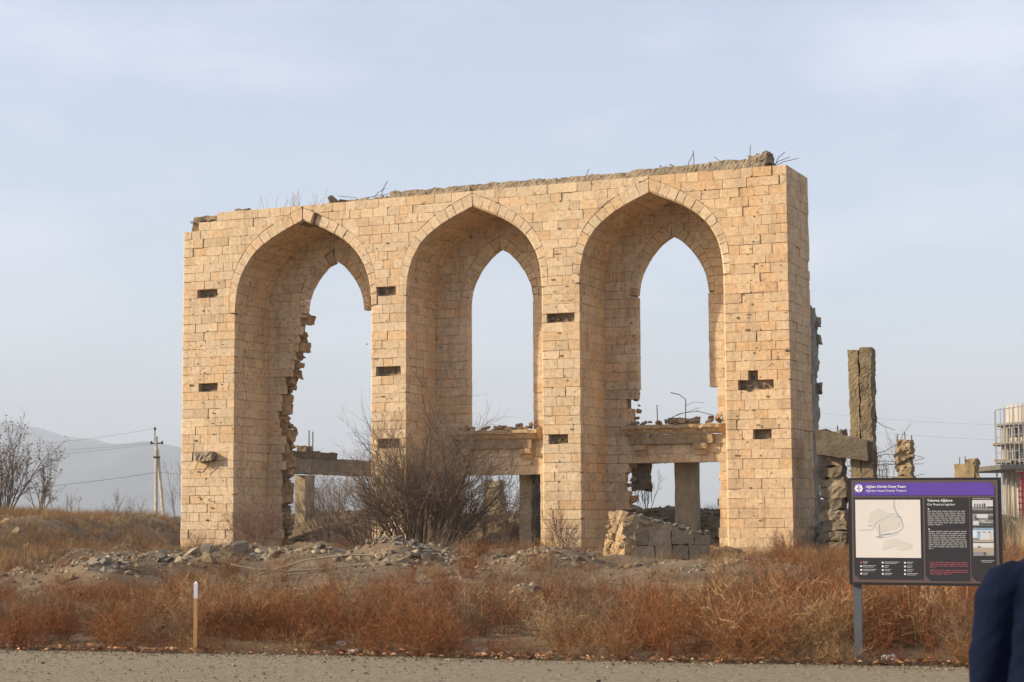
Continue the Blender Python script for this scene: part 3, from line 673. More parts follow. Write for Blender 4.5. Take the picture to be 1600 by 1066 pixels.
t = wing('column_stump', 'short pale column stump farthest right, beside the unfinished building', 1509); zt = zw(1509, 725)
rb(t, 'shaft', (-.33, 0, -.6), (.26, .5, zt), (1.1, .92, .62), .2, .04, 60); rb(t, 'broken_top', (.05, 0, zt - .6), (.34, .5, zt + .17), (.9, .76, .55), .1, .14, 61)
for dx in (-.2, -.03, .15): wire([(dx, .2, zt - .1), (dx, .2, zt + random.uniform(.15, .28))], .016, t)

# ------------------------------------------------------------------ fallen wall chunk in front of the right arch
FC = at(992, 890, 43.6); fcx, fcy = FC.x, FC.y; fz = gz(fcx, fcy) - .34
chunk = thing('fallen_wall_chunk', 'big fallen chunk of stone wall leaning in front of the right arch', 'rubble', (fcx, fcy, fz), R(14)); chunk.scale = (1.0, 1.0, 1.0)
bm = bmesh.new()
base = [(-.55, -.75), (1.75, -.55), (1.85, .9), (-.5, .85)]; tp = [(-.42, -.62, 1.5), (1.6, -.42, 1.0), (1.7, .8, .9), (-.4, .7, 1.48)]
vb = [bm.verts.new((x, y, 0)) for x, y in base] + [bm.verts.new(p) for p in tp]
for f in [(0, 3, 2, 1), (4, 5, 6, 7), (0, 1, 5, 4), (1, 2, 6, 5), (2, 3, 7, 6), (3, 0, 4, 7)]: bm.faces.new([vb[i] for i in f])
bmesh.ops.subdivide_edges(bm, edges=bm.edges, cuts=14, use_grid_fill=True)
for v in bm.verts:
    p = v.co; k = np.array([float(vnoise(p.x * 3 + p.z * 2, p.y * 3 + p.z * 1.3 + q * 7, 70 + q)) + .6 * float(vnoise(p.x * 9, p.y * 9 + p.z * 8 + q * 5, 80 + q)) + .5 * float(vnoise(p.x * 19, p.y * 19 + p.z * 17 + q * 5, 85 + q)) - 1.05 for q in range(3)])
    v.co = p + Vector(k * .16)
me = bpy.data.meshes.new('core'); bm.to_mesh(me); bm.free(); a_ = me.attributes.new('tint', 'FLOAT_COLOR', 'POINT')
a_.data.foreach_set('color', np.array([(1.25, 1.05, .78, 1) if v.co.z < .9 else (1.2, 1.1, .95, 1) for v in me.vertices], np.float32).ravel())
link('core', me, M['core'], chunk)
for k in range(3):
    x = -.36 + k * .06
    while x < 1.45:
        w = random.uniform(.35, .6); zt = min(.36 + k * .36, 1.38 - (x + w) * .25)
        if zt > k * .36 + .12:
            mb = MB(); rough_box(mb, (x, -.80 + .06 * k, k * .36 + .02), (min(x + w - .02, 1.62), -.5, zt), np.array((1.1, .92, .7)) * random.uniform(.7, 1.1), .08, .05, 90 + k * 7 + int(x * 10)); mb.build('stone_block', M['rock'], chunk)
        x += w
mb = MB()
for k in range(260):
    x, y = random.uniform(-.4, 1.6), random.uniform(-.6, .75); zt = 1.47 - (x + .4) * .245
    lump(mb, (x, y, zt + random.uniform(-.03, .05)), random.uniform(.025, .085), np.array((.95, .9, .82)) * random.uniform(.5, 1.1))
for k in range(150):
    z_ = random.uniform(.1, 1.45); lump(mb, (-.53 + .08 * z_, random.uniform(-.65, .7), z_), random.uniform(.03, .09), np.array((1.3, 1.08, .76)) * random.uniform(.55, 1.1))
stuff(mb.build('gravel_topping', M['rock'], chunk))

# ------------------------------------------------------------------ rubble: single stones, and the small stuff between them
def _RUB(x, y):
    h_ = max([h * math.exp(-((x - mx) / rx_) ** 2 - ((y - my) / ry_) ** 2) for mx, my, rx_, ry_, h in MOUNDS[:8]])
    return min(1.0, float(sm((h_ - .10) / .16)) + .45 * float(sm((float(fbm(x * .33, y * .33, 301)) - .34) / .18) * sm((y - 36) / 4)) * (1 if x < 4 else .4))
def blocked(x, y):
    u, n = un(x, y)
    if -23.2 < u < .5 and -.3 < n < 2.9: return any(lo < u < hi for lo, hi in ((-23.2, -20.5), (-15.2, -13.5), (-8.7, -7.0), (-2.3, .5)))
    return abs(x - fcx - .4) < 1.6 and abs(y - fcy - .3) < 1.2
def stones(n, cx, cy, rx, ry, r0, r1, label, group, tints=STONE_T, lift=.25):
    best = (0, None)
    for k in range(n):
        a = random.uniform(0, 6.28); q = math.sqrt(random.random()); x, y = cx + rx * q * math.cos(a), cy + ry * q * math.sin(a)
        u, n_ = un(x, y)
        if -23.3 < u < .4 and -.35 < n_ < 2.7 and any(lo < u < hi for lo, hi in ((-23.3, -20.4), (-15.3, -13.4), (-8.8, -6.9), (-2.4, .5))): y -= 1.2
        r = random.uniform(r0, r1); mb = MB(); lump(mb, (0, 0, r * lift), r, np.array(random.choice(tints)) * random.uniform(.75, 1.1))
        o = mb.build('rubble_stone', M['rock'], loc=(x, y, gz(x, y))); tag(o, label, 'stone', group)
        if r > best[0]: best = (r, o)
    best[1]['label'] = 'largest ' + label
GREY = [(.78, .72, .62), (.64, .60, .54), (.55, .53, .50), (.95, .84, .67), (.85, .72, .55)]
stones(34, -6.9, 40.5, 1.7, 2.6, .10, .27, 'grey broken stone in the heap before the left pier', 'stones heaped before the left pier', GREY)
stones(10, -9.4, 57.5, 2.2, 1.2, .16, .38, 'tan broken stone lying close to the foot of the left pier', 'stones at the left pier foot', TANS + [(1.5, 1.3, 1)])
stones(22, -6.4, 62.5, 2.2, 2.6, .15, .36, 'brown stone in the rubble below the left arch', 'rubble stones under the left arch', TANS)
stones(6, -5.6, 52, .6, .8, .1, .2, 'pale cream stone chip left of the large bare shrub', 'pale chips by the shrub', [(1.9, 1.8, 1.6)])
stones(40, 5.6, 60.5, 1.7, 2.4, .15, .38, 'brown stone in the rubble slope under the right arch', 'rubble stones under the right arch', TANS)
stones(40, -.2, 65.5, 2.2, 2.4, .2, .48, 'stone tinted dark for shade in the rubble under the middle arch', 'rubble stones under the middle arch', [(.42, .34, .26), (.55, .45, .35)])  # tints darkened to stand in for the shade under this arch
stones(14, 3.4, 37.6, 1.6, 1.0, .06, .14, 'pale stone in the gravel heap before the fallen chunk', 'stones before the fallen chunk', GREY + [(1.4, 1.3, 1.15)])
stones(8, .3, 29.4, .5, .6, .05, .11, 'grey stone on the small gravel heap among the weeds', 'stones on the small heap', GREY)
stones(14, -14.5, 52, 3.0, 6, .1, .26, 'tan stone on the grassy bank left of the facade', 'stones on the left bank', TANS)
stones(10, -2.4, 39, 1.2, 1.4, .06, .14, 'small stone on the gravel mound below the large shrub', 'stones on the shrub mound', GREY)
stones(14, 3, 70, 7, 3, .2, .45, 'brown rubble stone lying inside the ruined hall', 'stones inside the hall', TANS)
mb = MB(); mb2 = MB()
cnt = 0
while cnt < 7500:              # rubble band along the foot of the wall
    x, y = random.uniform(-13, 8.5), random.uniform(27.5, 57); k_ = float(_RUB(x, y))
    if random.random() > k_ or blocked(x, y): continue
    cnt += 1; big = random.random()
    lump(mb, (x, y, gz(x, y)), random.uniform(.02, .07) if big < .72 else random.uniform(.07, .13) if big < .97 else random.uniform(.13, .2), np.array(random.choice(GREY + [(1.1, .95, .75), (.95, .8, .6)])) * random.uniform(.55, 1.2))
for k in range(12000):
    y = random.uniform(31, 60); x = random.uniform(-13, 10)
    if blocked(x, y) or random.random() > .25 + .9 * float(vnoise(x * .8, y * .8, 401)): continue
    lump(mb, (x, y, gz(x, y)), random.uniform(.015, .06), np.array(random.choice(GREY + TANS)) * random.uniform(.5, 1.15))
for k in range(2600):
    u, n = random.uniform(-23, 2), random.uniform(2.2, 9); p = fac(u, n, 0); lump(mb, (p.x, p.y, gz(p.x, p.y)), random.uniform(.04, .16), np.array(random.choice(TANS)) * random.uniform(.45, 1.0))
stuff(mb.build('gravel', M['rock']))
for k in range(9000):
    y = random.uniform(15.5, 25); x = random.uniform(-.31 * y, .31 * y); e = edge1(x)
    if y > e + .1: continue
    r = abs(random.gauss(0, .008)) + .004 + (random.random() < .02) * random.uniform(.01, .03) + (.012 * random.random() if e - y < .5 else 0)
    lump(mb2, (x, y, road_z(x, y) + r * .1), r, np.array((.72, .63, .5)) * random.uniform(.3, 1.5))
for k in range(3200):
    x = random.uniform(-8.5, 7.5); y = edge1(x) + random.gauss(-.12, .28); r = random.uniform(.006, .022) + (random.random() < .05) * .02
    lump(mb2, (x, y, max(gz(x, y), .012) + r * .1), r, np.array((.78, .66, .5)) * random.uniform(.35, 1.4))
stuff(mb2.build('road_pebbles', M['rock']))

# ------------------------------------------------------------------ dry weeds, grass and fallen leaves
def weed_template(seed, stems, twigs, h=1.0, spread=.55, width=.010, lean=.5, curl=.15):
    g = np.random.default_rng(seed); V, F, W = [], [], []
    def rib(p0, d, L, w, segs):
        nb = len(V) if False else sum(len(x) for x in V)
        side = np.cross(d, g.normal(size=3)); side /= np.linalg.norm(side) + 1e-9
        pts = []; p = p0.copy(); dd = d.copy(); wl = []
        for i in range(segs + 1):
            pts.append(p.copy()); wl.append(w * (1 - .85 * i / segs)); dd = dd + g.normal(size=3) * curl + np.array([0, 0, -.04]); dd /= np.linalg.norm(dd); p = p + dd * L / segs
        vv = []
        for q, ww in zip(pts, wl): vv += [q - side * ww / 2, q + side * ww / 2]
        V.append(np.array(vv)); W.append(np.array([q[2] for q in vv]))
        for i in range(segs): a = nb + 2 * i; F.extend([(a, a + 1, a + 3), (a, a + 3, a + 2)])
        return pts
    for s in range(stems):
        a = g.uniform(0, 6.28); r = g.uniform(0, .12); d = np.array([math.cos(a) * lean * g.uniform(.1, 1.2), math.sin(a) * lean * g.uniform(.1, 1.2), 1.0]); d /= np.linalg.norm(d)
        pts = rib(np.array([math.cos(a) * r * spread, math.sin(a) * r * spread, -.03]), d, h * g.uniform(.6, 1.05), width, 3)
        for k in range(twigs):
            i = 1 + int((len(pts) - 1) * g.uniform(.15, 1) * .999); q = pts[i - 1] + (pts[i] - pts[i - 1]) * g.uniform(0, 1); dd = d * .7 + g.normal(size=3) * .7; dd[2] = abs(dd[2]) * .7 + .1; dd /= np.linalg.norm(dd); rib(q, dd, h * g.uniform(.12, .34), width * .75, 1)
    V = np.concatenate(V); W = np.concatenate(W) / h
    return V, np.array(F), W
BUSH = [weed_template(i, 20, 19, 1.0, 1.3, .0075, 1.25, .26) for i in range(6)]
SMALL = [weed_template(60 + i, 14, 9, 1.0, 1.1, .010, 1.1, .25) for i in range(5)]
TALL = [weed_template(20 + i, 20, 5, 1.0, .5, .012, .28) for i in range(3)]
GRASS = [weed_template(30 + i, 34, 0, 1.0, 1.6, .014, .55, .22) for i in range(4)]
STRAW = [weed_template(40 + i, 22, 2, 1.0, .7, .014, .38, .12) for i in range(3)]
def plant(mb, T, x, y, h, w, c, tip=1.0, root=1.0, z=None):
    V, F, W = T; a = random.uniform(0, 6.28); ca, sa = math.cos(a), math.sin(a)
    P = np.stack([(V[:, 0] * ca - V[:, 1] * sa) * w, (V[:, 0] * sa + V[:, 1] * ca) * w, V[:, 2] * h], -1) + np.array([x, y, gz(x, y) if z is None else z])
    k = root + (tip - root) * np.clip(W, 0, 1)
    mb.add(P, F, np.array(c)[None] * k[:, None])
RUST = [(.22, .080, .030), (.18, .065, .027), (.22, .096, .038), (.14, .054, .026), (.21, .11, .05)]
TAN = [(.32, .20, .098), (.27, .16, .075), (.35, .235, .12), (.25, .14, .062)]
GREYB = [(.21, .145, .092), (.15, .10, .065), (.24, .175, .115)]
mb = MB(); cnt = 0
while cnt < 2300:
    y = random.uniform(20, 52); x = random.uniform(-.31 * y - 1, .31 * y + 1.5); e = y - edge1(x)
    if e < .1 or blocked(x, y): continue
    zone = float(fbm(x * .28, y * .28, 101)); zone2 = float(fbm(x * .5, y * .5, 131))
    heap = max([h * math.exp(-((x - mx) / rx_) ** 2 - ((y - my) / ry_) ** 2) for mx, my, rx_, ry_, h in MOUNDS[:8]])
    if heap > .14 and random.random() < .9: continue
    if y > 37 and random.random() < .85 * float(_RUB(x, y)) + (.40 if x < 4 else .10): continue
    clump = .5 * float(vnoise(x * 1.0, y * 1.0, 171)) + .5 * float(vnoise(x * .45, y * .45, 177))
    if clump < .30 and random.random() < .8: continue
    if random.random() > 1.7 * clump: continue
    pal = RUST if zone < .62 - .008 * max(0, e - 12) else (TAN if zone2 > .42 else GREYB)
    if random.random() < .18: pal = random.choice([TAN, GREYB, RUST])
    c = np.array(random.choice(pal)) * random.uniform(.8, 1.2)
    hs = (.46 + .70 * zone2) * random.uniform(.7, 1.2) * (.68 + .32 * min(1, e / 1.8)) * (1 - (.66 if x < 2.5 else .36) * min(1, max(0, e - 3.5) / 7))
    if 1.6 < x < 5.4 and 33 < y < 44: hs *= .45
    if x < -3: hs *= .86
    hs *= .38 + 1.25 * clump; T = random.choice(SMALL) if e > 9 else random.choice(TALL if random.random() < .07 else BUSH); plant(mb, T, x, y, hs, hs * random.uniform(.7, 1.05), c * (.75 + .5 * clump)); cnt += 1
ROUND = [weed_template(80 + i, 58, 15, 1.0, 1.6, .008, 1.6, .22) for i in range(4)]
cnt = 0
while cnt < 150:               # larger rounded bushes standing out of the rest
    y = random.uniform(23, 44); x = random.uniform(-.3 * y, .3 * y); e = y - edge1(x)
    if e < .7 or blocked(x, y) or float(_RUB(x, y)) > .7 or (1.4 < x < 5.6 and y > 32): continue
    if min([9] + [math.hypot(x - a_, y - b_) for a_, b_ in (_BP if cnt else [])]) < .9: continue
    if cnt == 0: _BP = []
    _BP.append((x, y)); cnt += 1
    h = random.uniform(.5, .95) * (.75 if e > 10 else 1) * (.85 if x < -2 else 1.05); plant(mb, random.choice(ROUND), x, y, h, h * random.uniform(.5, .75), np.array(random.choice(RUST + RUST + GREYB + TAN[3:])) * random.uniform(.75, 1.15))
for k in range(900):           # low scrub on the stony ground up to the wall
    y = random.uniform(35, 62); x = random.uniform(-.25 * y, .27 * y)
    if blocked(x, y) or float(_RUB(x, y)) > .75 or (1.6 < x < 5.4 and y < 44) or random.random() > .2 + 1.2 * float(vnoise(x * .7, y * .7, 191)): continue
    h = random.uniform(.18, .55); plant(mb, random.choice(SMALL), x, y, h, h * random.uniform(.7, 1.2), np.array(random.choice(GREYB + TAN + RUST)) * random.uniform(.7, 1.1))
for k in range(520):
    x = random.uniform(-8.5, 7.5); y = edge1(x) + abs(random.gauss(0, .55)) + .02; h = random.uniform(.10, .32); plant(mb, random.choice(SMALL), x, y, h, h * random.uniform(.8, 1.4), np.array(random.choice(RUST + TAN + GREYB)) * random.uniform(.7, 1.1))
stuff(mb.build('dry_weeds', M['weed']))
mb = MB()
for k in range(3600):          # low grass: left bank, round the ruin, between the weeds
    q = random.random()
    if q < .55: y = random.uniform(40, 84); x = random.uniform(-.31 * y - 1, -10.2)
    elif q < .7: y = random.uniform(30, 58); x = random.uniform(-.3 * y, .31 * y)
    else: y = random.uniform(46, 70); x = random.uniform(7, 23)
    if y - edge1(x) < .3 or blocked(x, y): continue
    if y > 36 and x > -13 and random.random() < float(_RUB(x, y)) * .9: continue
    z_ = float(fbm(x * .3, y * .3, 161)); c = np.array(random.choice(TAN if z_ > .4 else TAN + GREYB + RUST[4:])) * random.uniform(.75, 1.15)
    h = random.uniform(.18, .5); plant(mb, random.choice(GRASS), x, y, h, h * 1.5, c)
for k in range(300):           # far grass beyond the bank
    y = random.uniform(84, 190); x = random.uniform(-.32 * y, .32 * y); h = random.uniform(.3, .8); plant(mb, random.choice(GRASS), x, y, h, h * 3, np.array(random.choice(TAN)) * .85)
stuff(mb.build('dry_grass', M['weed']))
mb = MB()
for px, py, Y, h in ((1435, 1000, 23.5, .85), (1460, 1000, 23.8, .95), (1485, 990, 24, .9), (1448, 980, 25, .9), (1300, 960, 27, .8), (1500, 985, 24.5, .85)):
    p = at(px, py, Y); plant(mb, random.choice(STRAW), p.x, p.y, h, h * .55, (.56, .42, .24) if py != 990 else (.5, .34, .10))
for k in range(130):
    y = random.uniform(50, 66); x = y * random.uniform(.262, .30); h = random.uniform(.9, 1.5); plant(mb, random.choice(STRAW), x, y, h, h * .4, np.array((.46, .34, .2)) * random.uniform(.7, 1.1))
stuff(mb.build('straw_grass', M['weed']))
mb = MB()
for k in range(2600):
    x = random.uniform(-8.5, 7.5); e = abs(random.gauss(.08, .30)) - .04
    if random.random() > .1 + 1.1 * float(vnoise(x * 1.6, 2.2, 61)) ** 1.6: continue
    y = edge1(x) + e; s = random.uniform(.025, .06); a = random.uniform(0, 6.28); z = max(gz(x, y), .02) + random.uniform(.0, .05)
    Mx = np.array(Matrix.Rotation(a, 3, 'Z') @ Matrix.Rotation(random.uniform(-.9, .9), 3, 'X'))
    P = np.array([(-1, 0, 0), (0, -.5, .25), (1, 0, .1), (0, .5, .3), (0, 0, -.05)]) * s
    mb.add(P @ Mx.T + np.array([x, y, z]), np.array([(0, 1, 4), (1, 2, 4), (2, 3, 4), (3, 0, 4)]), np.array(random.choice([(.42, .20, .10), (.32, .16, .085), (.46, .27, .15), (.24, .12, .07), (.36, .25, .15)])) * random.uniform(.7, 1.2))
stuff(mb.build('fallen_leaves', M['weed']))

# ------------------------------------------------------------------ bare shrubs and trees
def grow(mb, p, d, L, r, lvl, rr, c, kids=(7, 6), bend=.16, up=.05, spread=.6, tips=None, sides=(5, 4, 3)):
    seg = (6, 4, 3)[min(lvl, 2)]; pts, rad = [Vector(p)], [r]; d = Vector(d).normalized(); q = Vector(p)
    for i in range(seg):
        d = (d + Vector((rr.gauss(0, bend), rr.gauss(0, bend), rr.gauss(0, bend) + up))).normalized(); q = q + d * (L / seg); pts.append(q.copy()); rad.append(r * (1 - .72 * (i + 1) / seg))
    mb.tube(pts, rad, sides[min(lvl, 2)], np.array(c) * rr.uniform(.8, 1.2), cap=False)
    if lvl < len(kids):
        for k in range(kids[lvl]):
            t = rr.uniform(.22, .98); i = min(seg - 1, int(t * seg)); b = pts[i].lerp(pts[i + 1], t * seg - i); dd = (pts[i + 1] - pts[i]).normalized()
            o = Vector((rr.gauss(0, 1), rr.gauss(0, 1), rr.gauss(0, 1))); o = (o - dd * o.dot(dd)).normalized()
            grow(mb, b, dd + o * spread * rr.uniform(.5, 1.3), L * rr.uniform(.3, .58) * (1.15 - .4 * t), max(rad[i] * .55, .0045), lvl + 1, rr, c, kids, bend * 1.2, up, spread, tips, sides)
    elif tips is not None: tips.append((pts[-1], pts[-2], pts[1]))
BARK = (.155, .108, .075); BARKR = (.19, .115, .08); BARKG = (.15, .12, .095)
def shrub(label, px, Y, h, w, n, seed, c=BARK, kids=(8, 6), base_r=.25, r0=.022, z=None, dz=0, name='bare_shrub', spread=.6, leaf=None, cat='shrub', group=None, lean=1.0):
    rr = random.Random(seed); p = at(px, 800, Y); g = gz(p.x, p.y) - .05 + dz
    t = thing(name, label, cat, (p.x, p.y, g), 0, group); st = MB(); tw = MB(); tips = []
    for k in range(n):
        a = rr.uniform(0, 6.28); q = rr.random() ** .7; d = Vector((math.cos(a) * q * w / h * lean, math.sin(a) * q * w / h * lean, 1))
        one = MB(); grow(one, (math.cos(a) * base_r * q, math.sin(a) * base_r * q, 0), d, h * rr.uniform(.62, 1.0) * (1.08 - .2 * q), r0 * rr.uniform(.6, 1.1), 0, rr, c, kids, .11, .03, spread, tips)
        st.v.append(one.v[0]); st.c.append(one.c[0]); st.f.append((one.f[0][0], st.n)); st.n += len(one.v[0])
        off = 0
        for v, (f, o_), cc in zip(one.v[1:], one.f[1:], one.c[1:]): tw.add(v, f, cc)
    st.build('stems', M['twig'], t); tw.build('twigs', M['twig'], t)
    if leaf:
        lf = MB()
        for a, b, b2 in tips:
            for _ in range(leaf[1]):
                if rr.random() < .5: continue
                q = a.lerp(b2, rr.random()); s = rr.uniform(.03, .06) * leaf[2]; Mx = np.array(Matrix.Rotation(rr.uniform(0, 6.28), 3, 'Z') @ Matrix.Rotation(rr.uniform(0, 3), 3, 'X'))
                lf.add(np.array([(-s, 0, 0), (0, -s * .45, .2 * s), (s, 0, 0), (0, s * .45, .2 * s)]) @ Mx.T + np.array(q), np.array([(0, 1, 2), (0, 2, 3)]), np.array(leaf[0]) * rr.uniform(.7, 1.2))
        lf.build('leaves', M['weed'], t)
    return t
shrub('large dense leafless shrub covering the second pier and middle arch', 660, 55.0, 4.2, 2.9, 66, 1, (.14, .097, .067), (10, 8), .6, .034, spread=.85)
shrub('leafless shrub leaning left at the foot of the second pier', 580, 56.5, 2.9, 2.6, 26, 2, (.175, .12, .082), (9, 7), .4, .024, spread=.9)
shrub('low reddish twiggy shrub against the reveal of the left arch', 400, 63.5, 2.0, 1.3, 30, 3, BARKR, (8, 6), .4, .014)
shrub('tangled bare shrub inside the left arch below the concrete beam', 520, 67.0, 3.0, 2.0, 26, 4, BARKG, (8, 6), .5, .02)
shrub('dark leafless shrub filling the bottom of the middle arch', 755, 60.0, 2.4, 1.8, 34, 5, BARK, (8, 6), .6, .018)
shrub('thin reddish shrub in front of the third pier base', 885, 56.0, 1.5, .7, 16, 6, BARKR, (6, 4), .3, .010)
shrub('small bare sapling right of the pillar in the middle doorway', 800, 70.0, 2.4, 1.0, 5, 7, BARKG, (6, 4), .1, .02)
shrub('small dark bush beside the right end of the facade', 1305, 60.5, 1.3, .9, 34, 8, (.06, .055, .05), (7, 5), .4, .012)
shrub('bare thorny tree behind the twin column', 1385, 84.0, 4.2, 1.8, 8, 9, BARKG, (8, 6), .2, .03)
shrub('bare shrub in the left of the right doorway', 1012, 66.0, 1.6, 1.0, 8, 10, BARKG, (5, 4), .2, .014)
shrub('leafless bush behind the rusty weeds right of the third pier', 1230, 55.0, 1.1, .7, 20, 12, BARKR, (6, 4), .3, .010)
LEAF = ((.20, .125, .085), 2, 1.3)
shrub('bare tree with brown leaves at the left edge of the picture', 5, 84, 4.2, 3.0, 14, 21, BARKG, (11, 8), .2, .05, name='small_tree', leaf=LEAF, cat='tree')
shrub('slender brown-leaved tree right of the edge tree on the bank', 62, 88, 2.9, 1.4, 8, 22, BARKG, (8, 6), .25, .035, name='small_tree', leaf=LEAF, cat='tree')
for px, Y, h, n, lab in ((88, 92, 3.6, 1, 'single thin upright sapling right of the brown-leaved trees'), (112, 96, 1.7, 3, 'small forked sapling between the thin sapling and the pole'), (183, 110, 1.9, 7, 'grey leafless bush on the horizon left of the utility pole'),
                         (212, 112, 1.5, 6, 'low leafless bush beside the foot of the utility pole'), (136, 120, 1.5, 9, 'dark low bush on the horizon beyond the left bank'), (276, 100, 3.0, 3, 'bare sapling half hidden behind the left edge of the facade')):
    shrub(lab, px, Y, h, h * .45, n, int(px), BARKG, (7, 5), .25, .024, name='bare_sapling' if n < 4 else 'bare_bush', cat='sapling' if n < 4 else 'bush')
# far belt of scrub on the plain, one mass
mb = MB(); rr = random.Random(5)
for k in range(170):
    y = rr.uniform(150, 420); x = rr.uniform(-.32 * y, .32 * y); g = float(ground(x, y)); c = np.array(BARKG) * rr.uniform(.8, 1.5)
    for j in range(9):
        a = rr.uniform(0, 6.28); hh = rr.uniform(1.0, 2.6); grow(mb, (x + rr.gauss(0, 1), y, g), (math.cos(a) * .6, math.sin(a) * .6, 1), hh, .035, 1, rr, c, (0, 5), .15, .03, .6)
stuff(mb.build('far_scrub', M['twig']))

# ------------------------------------------------------------------ utility pole and wires
PB = at(246, 822, 150); pz = float(ground(PB.x, PB.y)); k150 = 150 / FPX
ptop = at(243, 680, 150).z - pz
pole = thing('utility_pole', 'concrete utility pole with slanting brace on the left horizon', 'utility pole', (PB.x, PB.y, pz - .1))
mb = MB(); mb.tube([(-.12, 0, 0), (-.18, 0, ptop)], [.17, .11], 8, (1.6, 1.6, 1.55)); mb.build('post', M['concrete'], pole)
mb = MB(); mb.tube([(.55, .6, 0), (-.10, .12, ptop - 1.0)], [.16, .11], 8, (1.9, 1.9, 1.85)); mb.build('brace', M['concrete'], pole)
mb = MB(); mb.box((-.38, -.15, ptop - 1.75), (.12, .2, ptop - 1.62)); mb.build('clamp', M['rebar'], pole)
mb = MB(); mb.tube([(-.30, 0, ptop - .4), (-.30, 0, ptop + .55)], .04, 6); mb.build('pin', M['rebar'], pole)
mb = MB(); mb.tube([(-.30, 0, ptop + .45), (-.30, 0, ptop + .62), (-.30, 0, ptop + .75)], [.06, .11, .05], 7); mb.build('insulator', M['rebar'], pole)
mb = MB(); mb.box((-.62, -.05, ptop - .6), (.35, .05, ptop - .5)); arm_ = mb.build('crossarm', M['rebar'], pole)
for dx in (-.58, .3): mb = MB(); mb.tube([(dx, 0, ptop - .65), (dx, 0, ptop - .45), (dx, 0, ptop - .38)], [.06, .1, .04], 7); mb.build('insulator', M['rebar'], arm_)
def cable(pa, pb, sag, label, r=.010):
    a, b = Vector(pa), Vector(pb); pts = [a.lerp(b, t) - Vector((0, 0, sag * 4 * t * (1 - t))) - a for t in np.linspace(0, 1, 22)]
    mb = MB(); mb.tube(pts, r, 4); return tag(mb.build('power_cable', M['rebar'], loc=a), label, 'cable')
P0 = Vector((PB.x, PB.y, pz - .1))
cable(at(-160, 700, 120), P0 + Vector((-.30, 0, ptop + .66)), .5, 'topmost cable running left from the utility pole')
cable(at(-160, 706, 120), P0 + Vector((-.58, 0, ptop - .5)), .35, 'second cable from the top running left of the pole')
cable(at(-160, 716, 120), P0 + Vector((.3, 0, ptop - .5)), .4, 'third cable from the top running left of the pole')
cable(at(40, 763, 140), P0 + Vector((-.1, 0, ptop - 2.9)), .1, 'low cable sloping up from the trees to the pole', .016)
cable(P0 + Vector((-.1, 0, ptop - 2.85)), at(700, 775, 170), .3, 'cable running right from the pole behind the facade', .012)
cable(at(1280, 645, 150), at(1640, 664, 160), .3, 'upper thin cable crossing the sky behind the column stumps', .006)
cable(at(1280, 668, 150), at(1640, 690, 160), .2, 'lower thin cable crossing the sky behind the column stumps', .006)

# ------------------------------------------------------------------ building under construction and its scaffolding
BY = 200.0; BB = at(1640, 812, BY); bz = float(ground(BB.x, BB.y)); kk = BY / FPX
bld = thing('unfinished_building', 'pale round building under construction at the right edge behind the sign', 'building', (BB.x, BB.y, bz))
def zpix(py): return at(1600, py, BY).z - bz
def drum(mb, r, z0, z1, c, n=64):
    v = [(r * math.cos(2 * math.pi * k / n), r * math.sin(2 * math.pi * k / n), z) for z in (z0, z1) for k in range(n)]
    mb.add(v, [(k, (k + 1) % n, n + (k + 1) % n, n + k) for k in range(n)] + [tuple(range(n))[::-1], tuple(range(n, 2 * n))], c)
M['render'] = mat('fresh_render', (.62, .55, .45), .9, True, .12, .6); M['dark'] = mat('dark_opening', (.05, .05, .055), .6, False, .2, 2)
M['redp'] = mat('red_paint', (.34, .045, .05), .7, True, .15, 2); M['steel'] = mat('scaffold_steel', (.30, .30, .30), .6, False, .15, 2)
rB = (1640 - 1572) * kk
mb = MB(); drum(mb, rB - .6, 0, zpix(664), (.75, .73, .7)); mb.build('wall', M['render'], bld)
for py in (664, 694, 722): mb = MB(); drum(mb, rB + .5 + (694 == py) * .5 + (722 == py) * .3, zpix(py) - .12, zpix(py) + .16, (.8, .78, .74)); mb.build('floor_slab', M['concrete'], bld)
mb = MB(); drum(mb, rB - .5, zpix(664) + .16, zpix(634), (.7, .7, .7)); mb.build('parapet', M['render'], bld)
for py0, py1, n in ((684, 670, 36), (718, 703, 36)):
    for k in range(n):
        a = 2 * math.pi * (k + .5) / n; mb = MB(); mb.box((rB - .75, -.28, zpix(py0)), (rB - .54, .28, zpix(py1)))
        o = mb.build('window', M['dark'], bld); o.rotation_euler = (0, 0, a)
for k in range(30):
    a = 2 * math.pi * k / 30
    mb = MB(); mb.tube([(math.cos(a) * (rB - .1), math.sin(a) * (rB - .1), 0), (math.cos(a) * (rB - .1), math.sin(a) * (rB - .1), zpix(664))], .13, 6, (.62, .60, .56)); mb.build('column', M['render'], bld)
mb = MB(); mb.box((-(1640 - 1528) * kk, -10, zpix(737)), (14, 6, zpix(730)), (.42, .45, .5)); mb.build('canopy', M['concrete'], bld)
mb = MB(); mb.box((-(1640 - 1553) * kk, -9.6, zpix(741)), (14, -9.3, zpix(737.5)), (1.3, 1.2, 1.1)); mb.build('canopy_edge', M['concrete'], bld)
for k in range(13):
    x = -(1640 - 1562) * kk + k * .62
    mb = MB(); mb.box((x, -9.0, 0), (x + .22, -8.8, zpix(738)), (1.3, 1.25, 1.2) if k % 2 else (1, 1, 1)); mb.build('pillar' if k % 2 else 'red_post', M['render'] if k % 2 else M['redp'], bld)
for z in np.arange(.4, zpix(742), .62): mb = MB(); mb.box((-(1640 - 1556) * kk, -9.25, z), (8, -9.1, z + .14), (1, 1, 1)); mb.build('red_rail', M['redp'], bld)
sc = thing('scaffolding', 'tall thin steel scaffolding round the unfinished building', 'scaffolding', (BB.x, BB.y, bz))
xs_ = [1545, 1551, 1557, 1563, 1569, 1575, 1581, 1587, 1593, 1599, 1605, 1611]
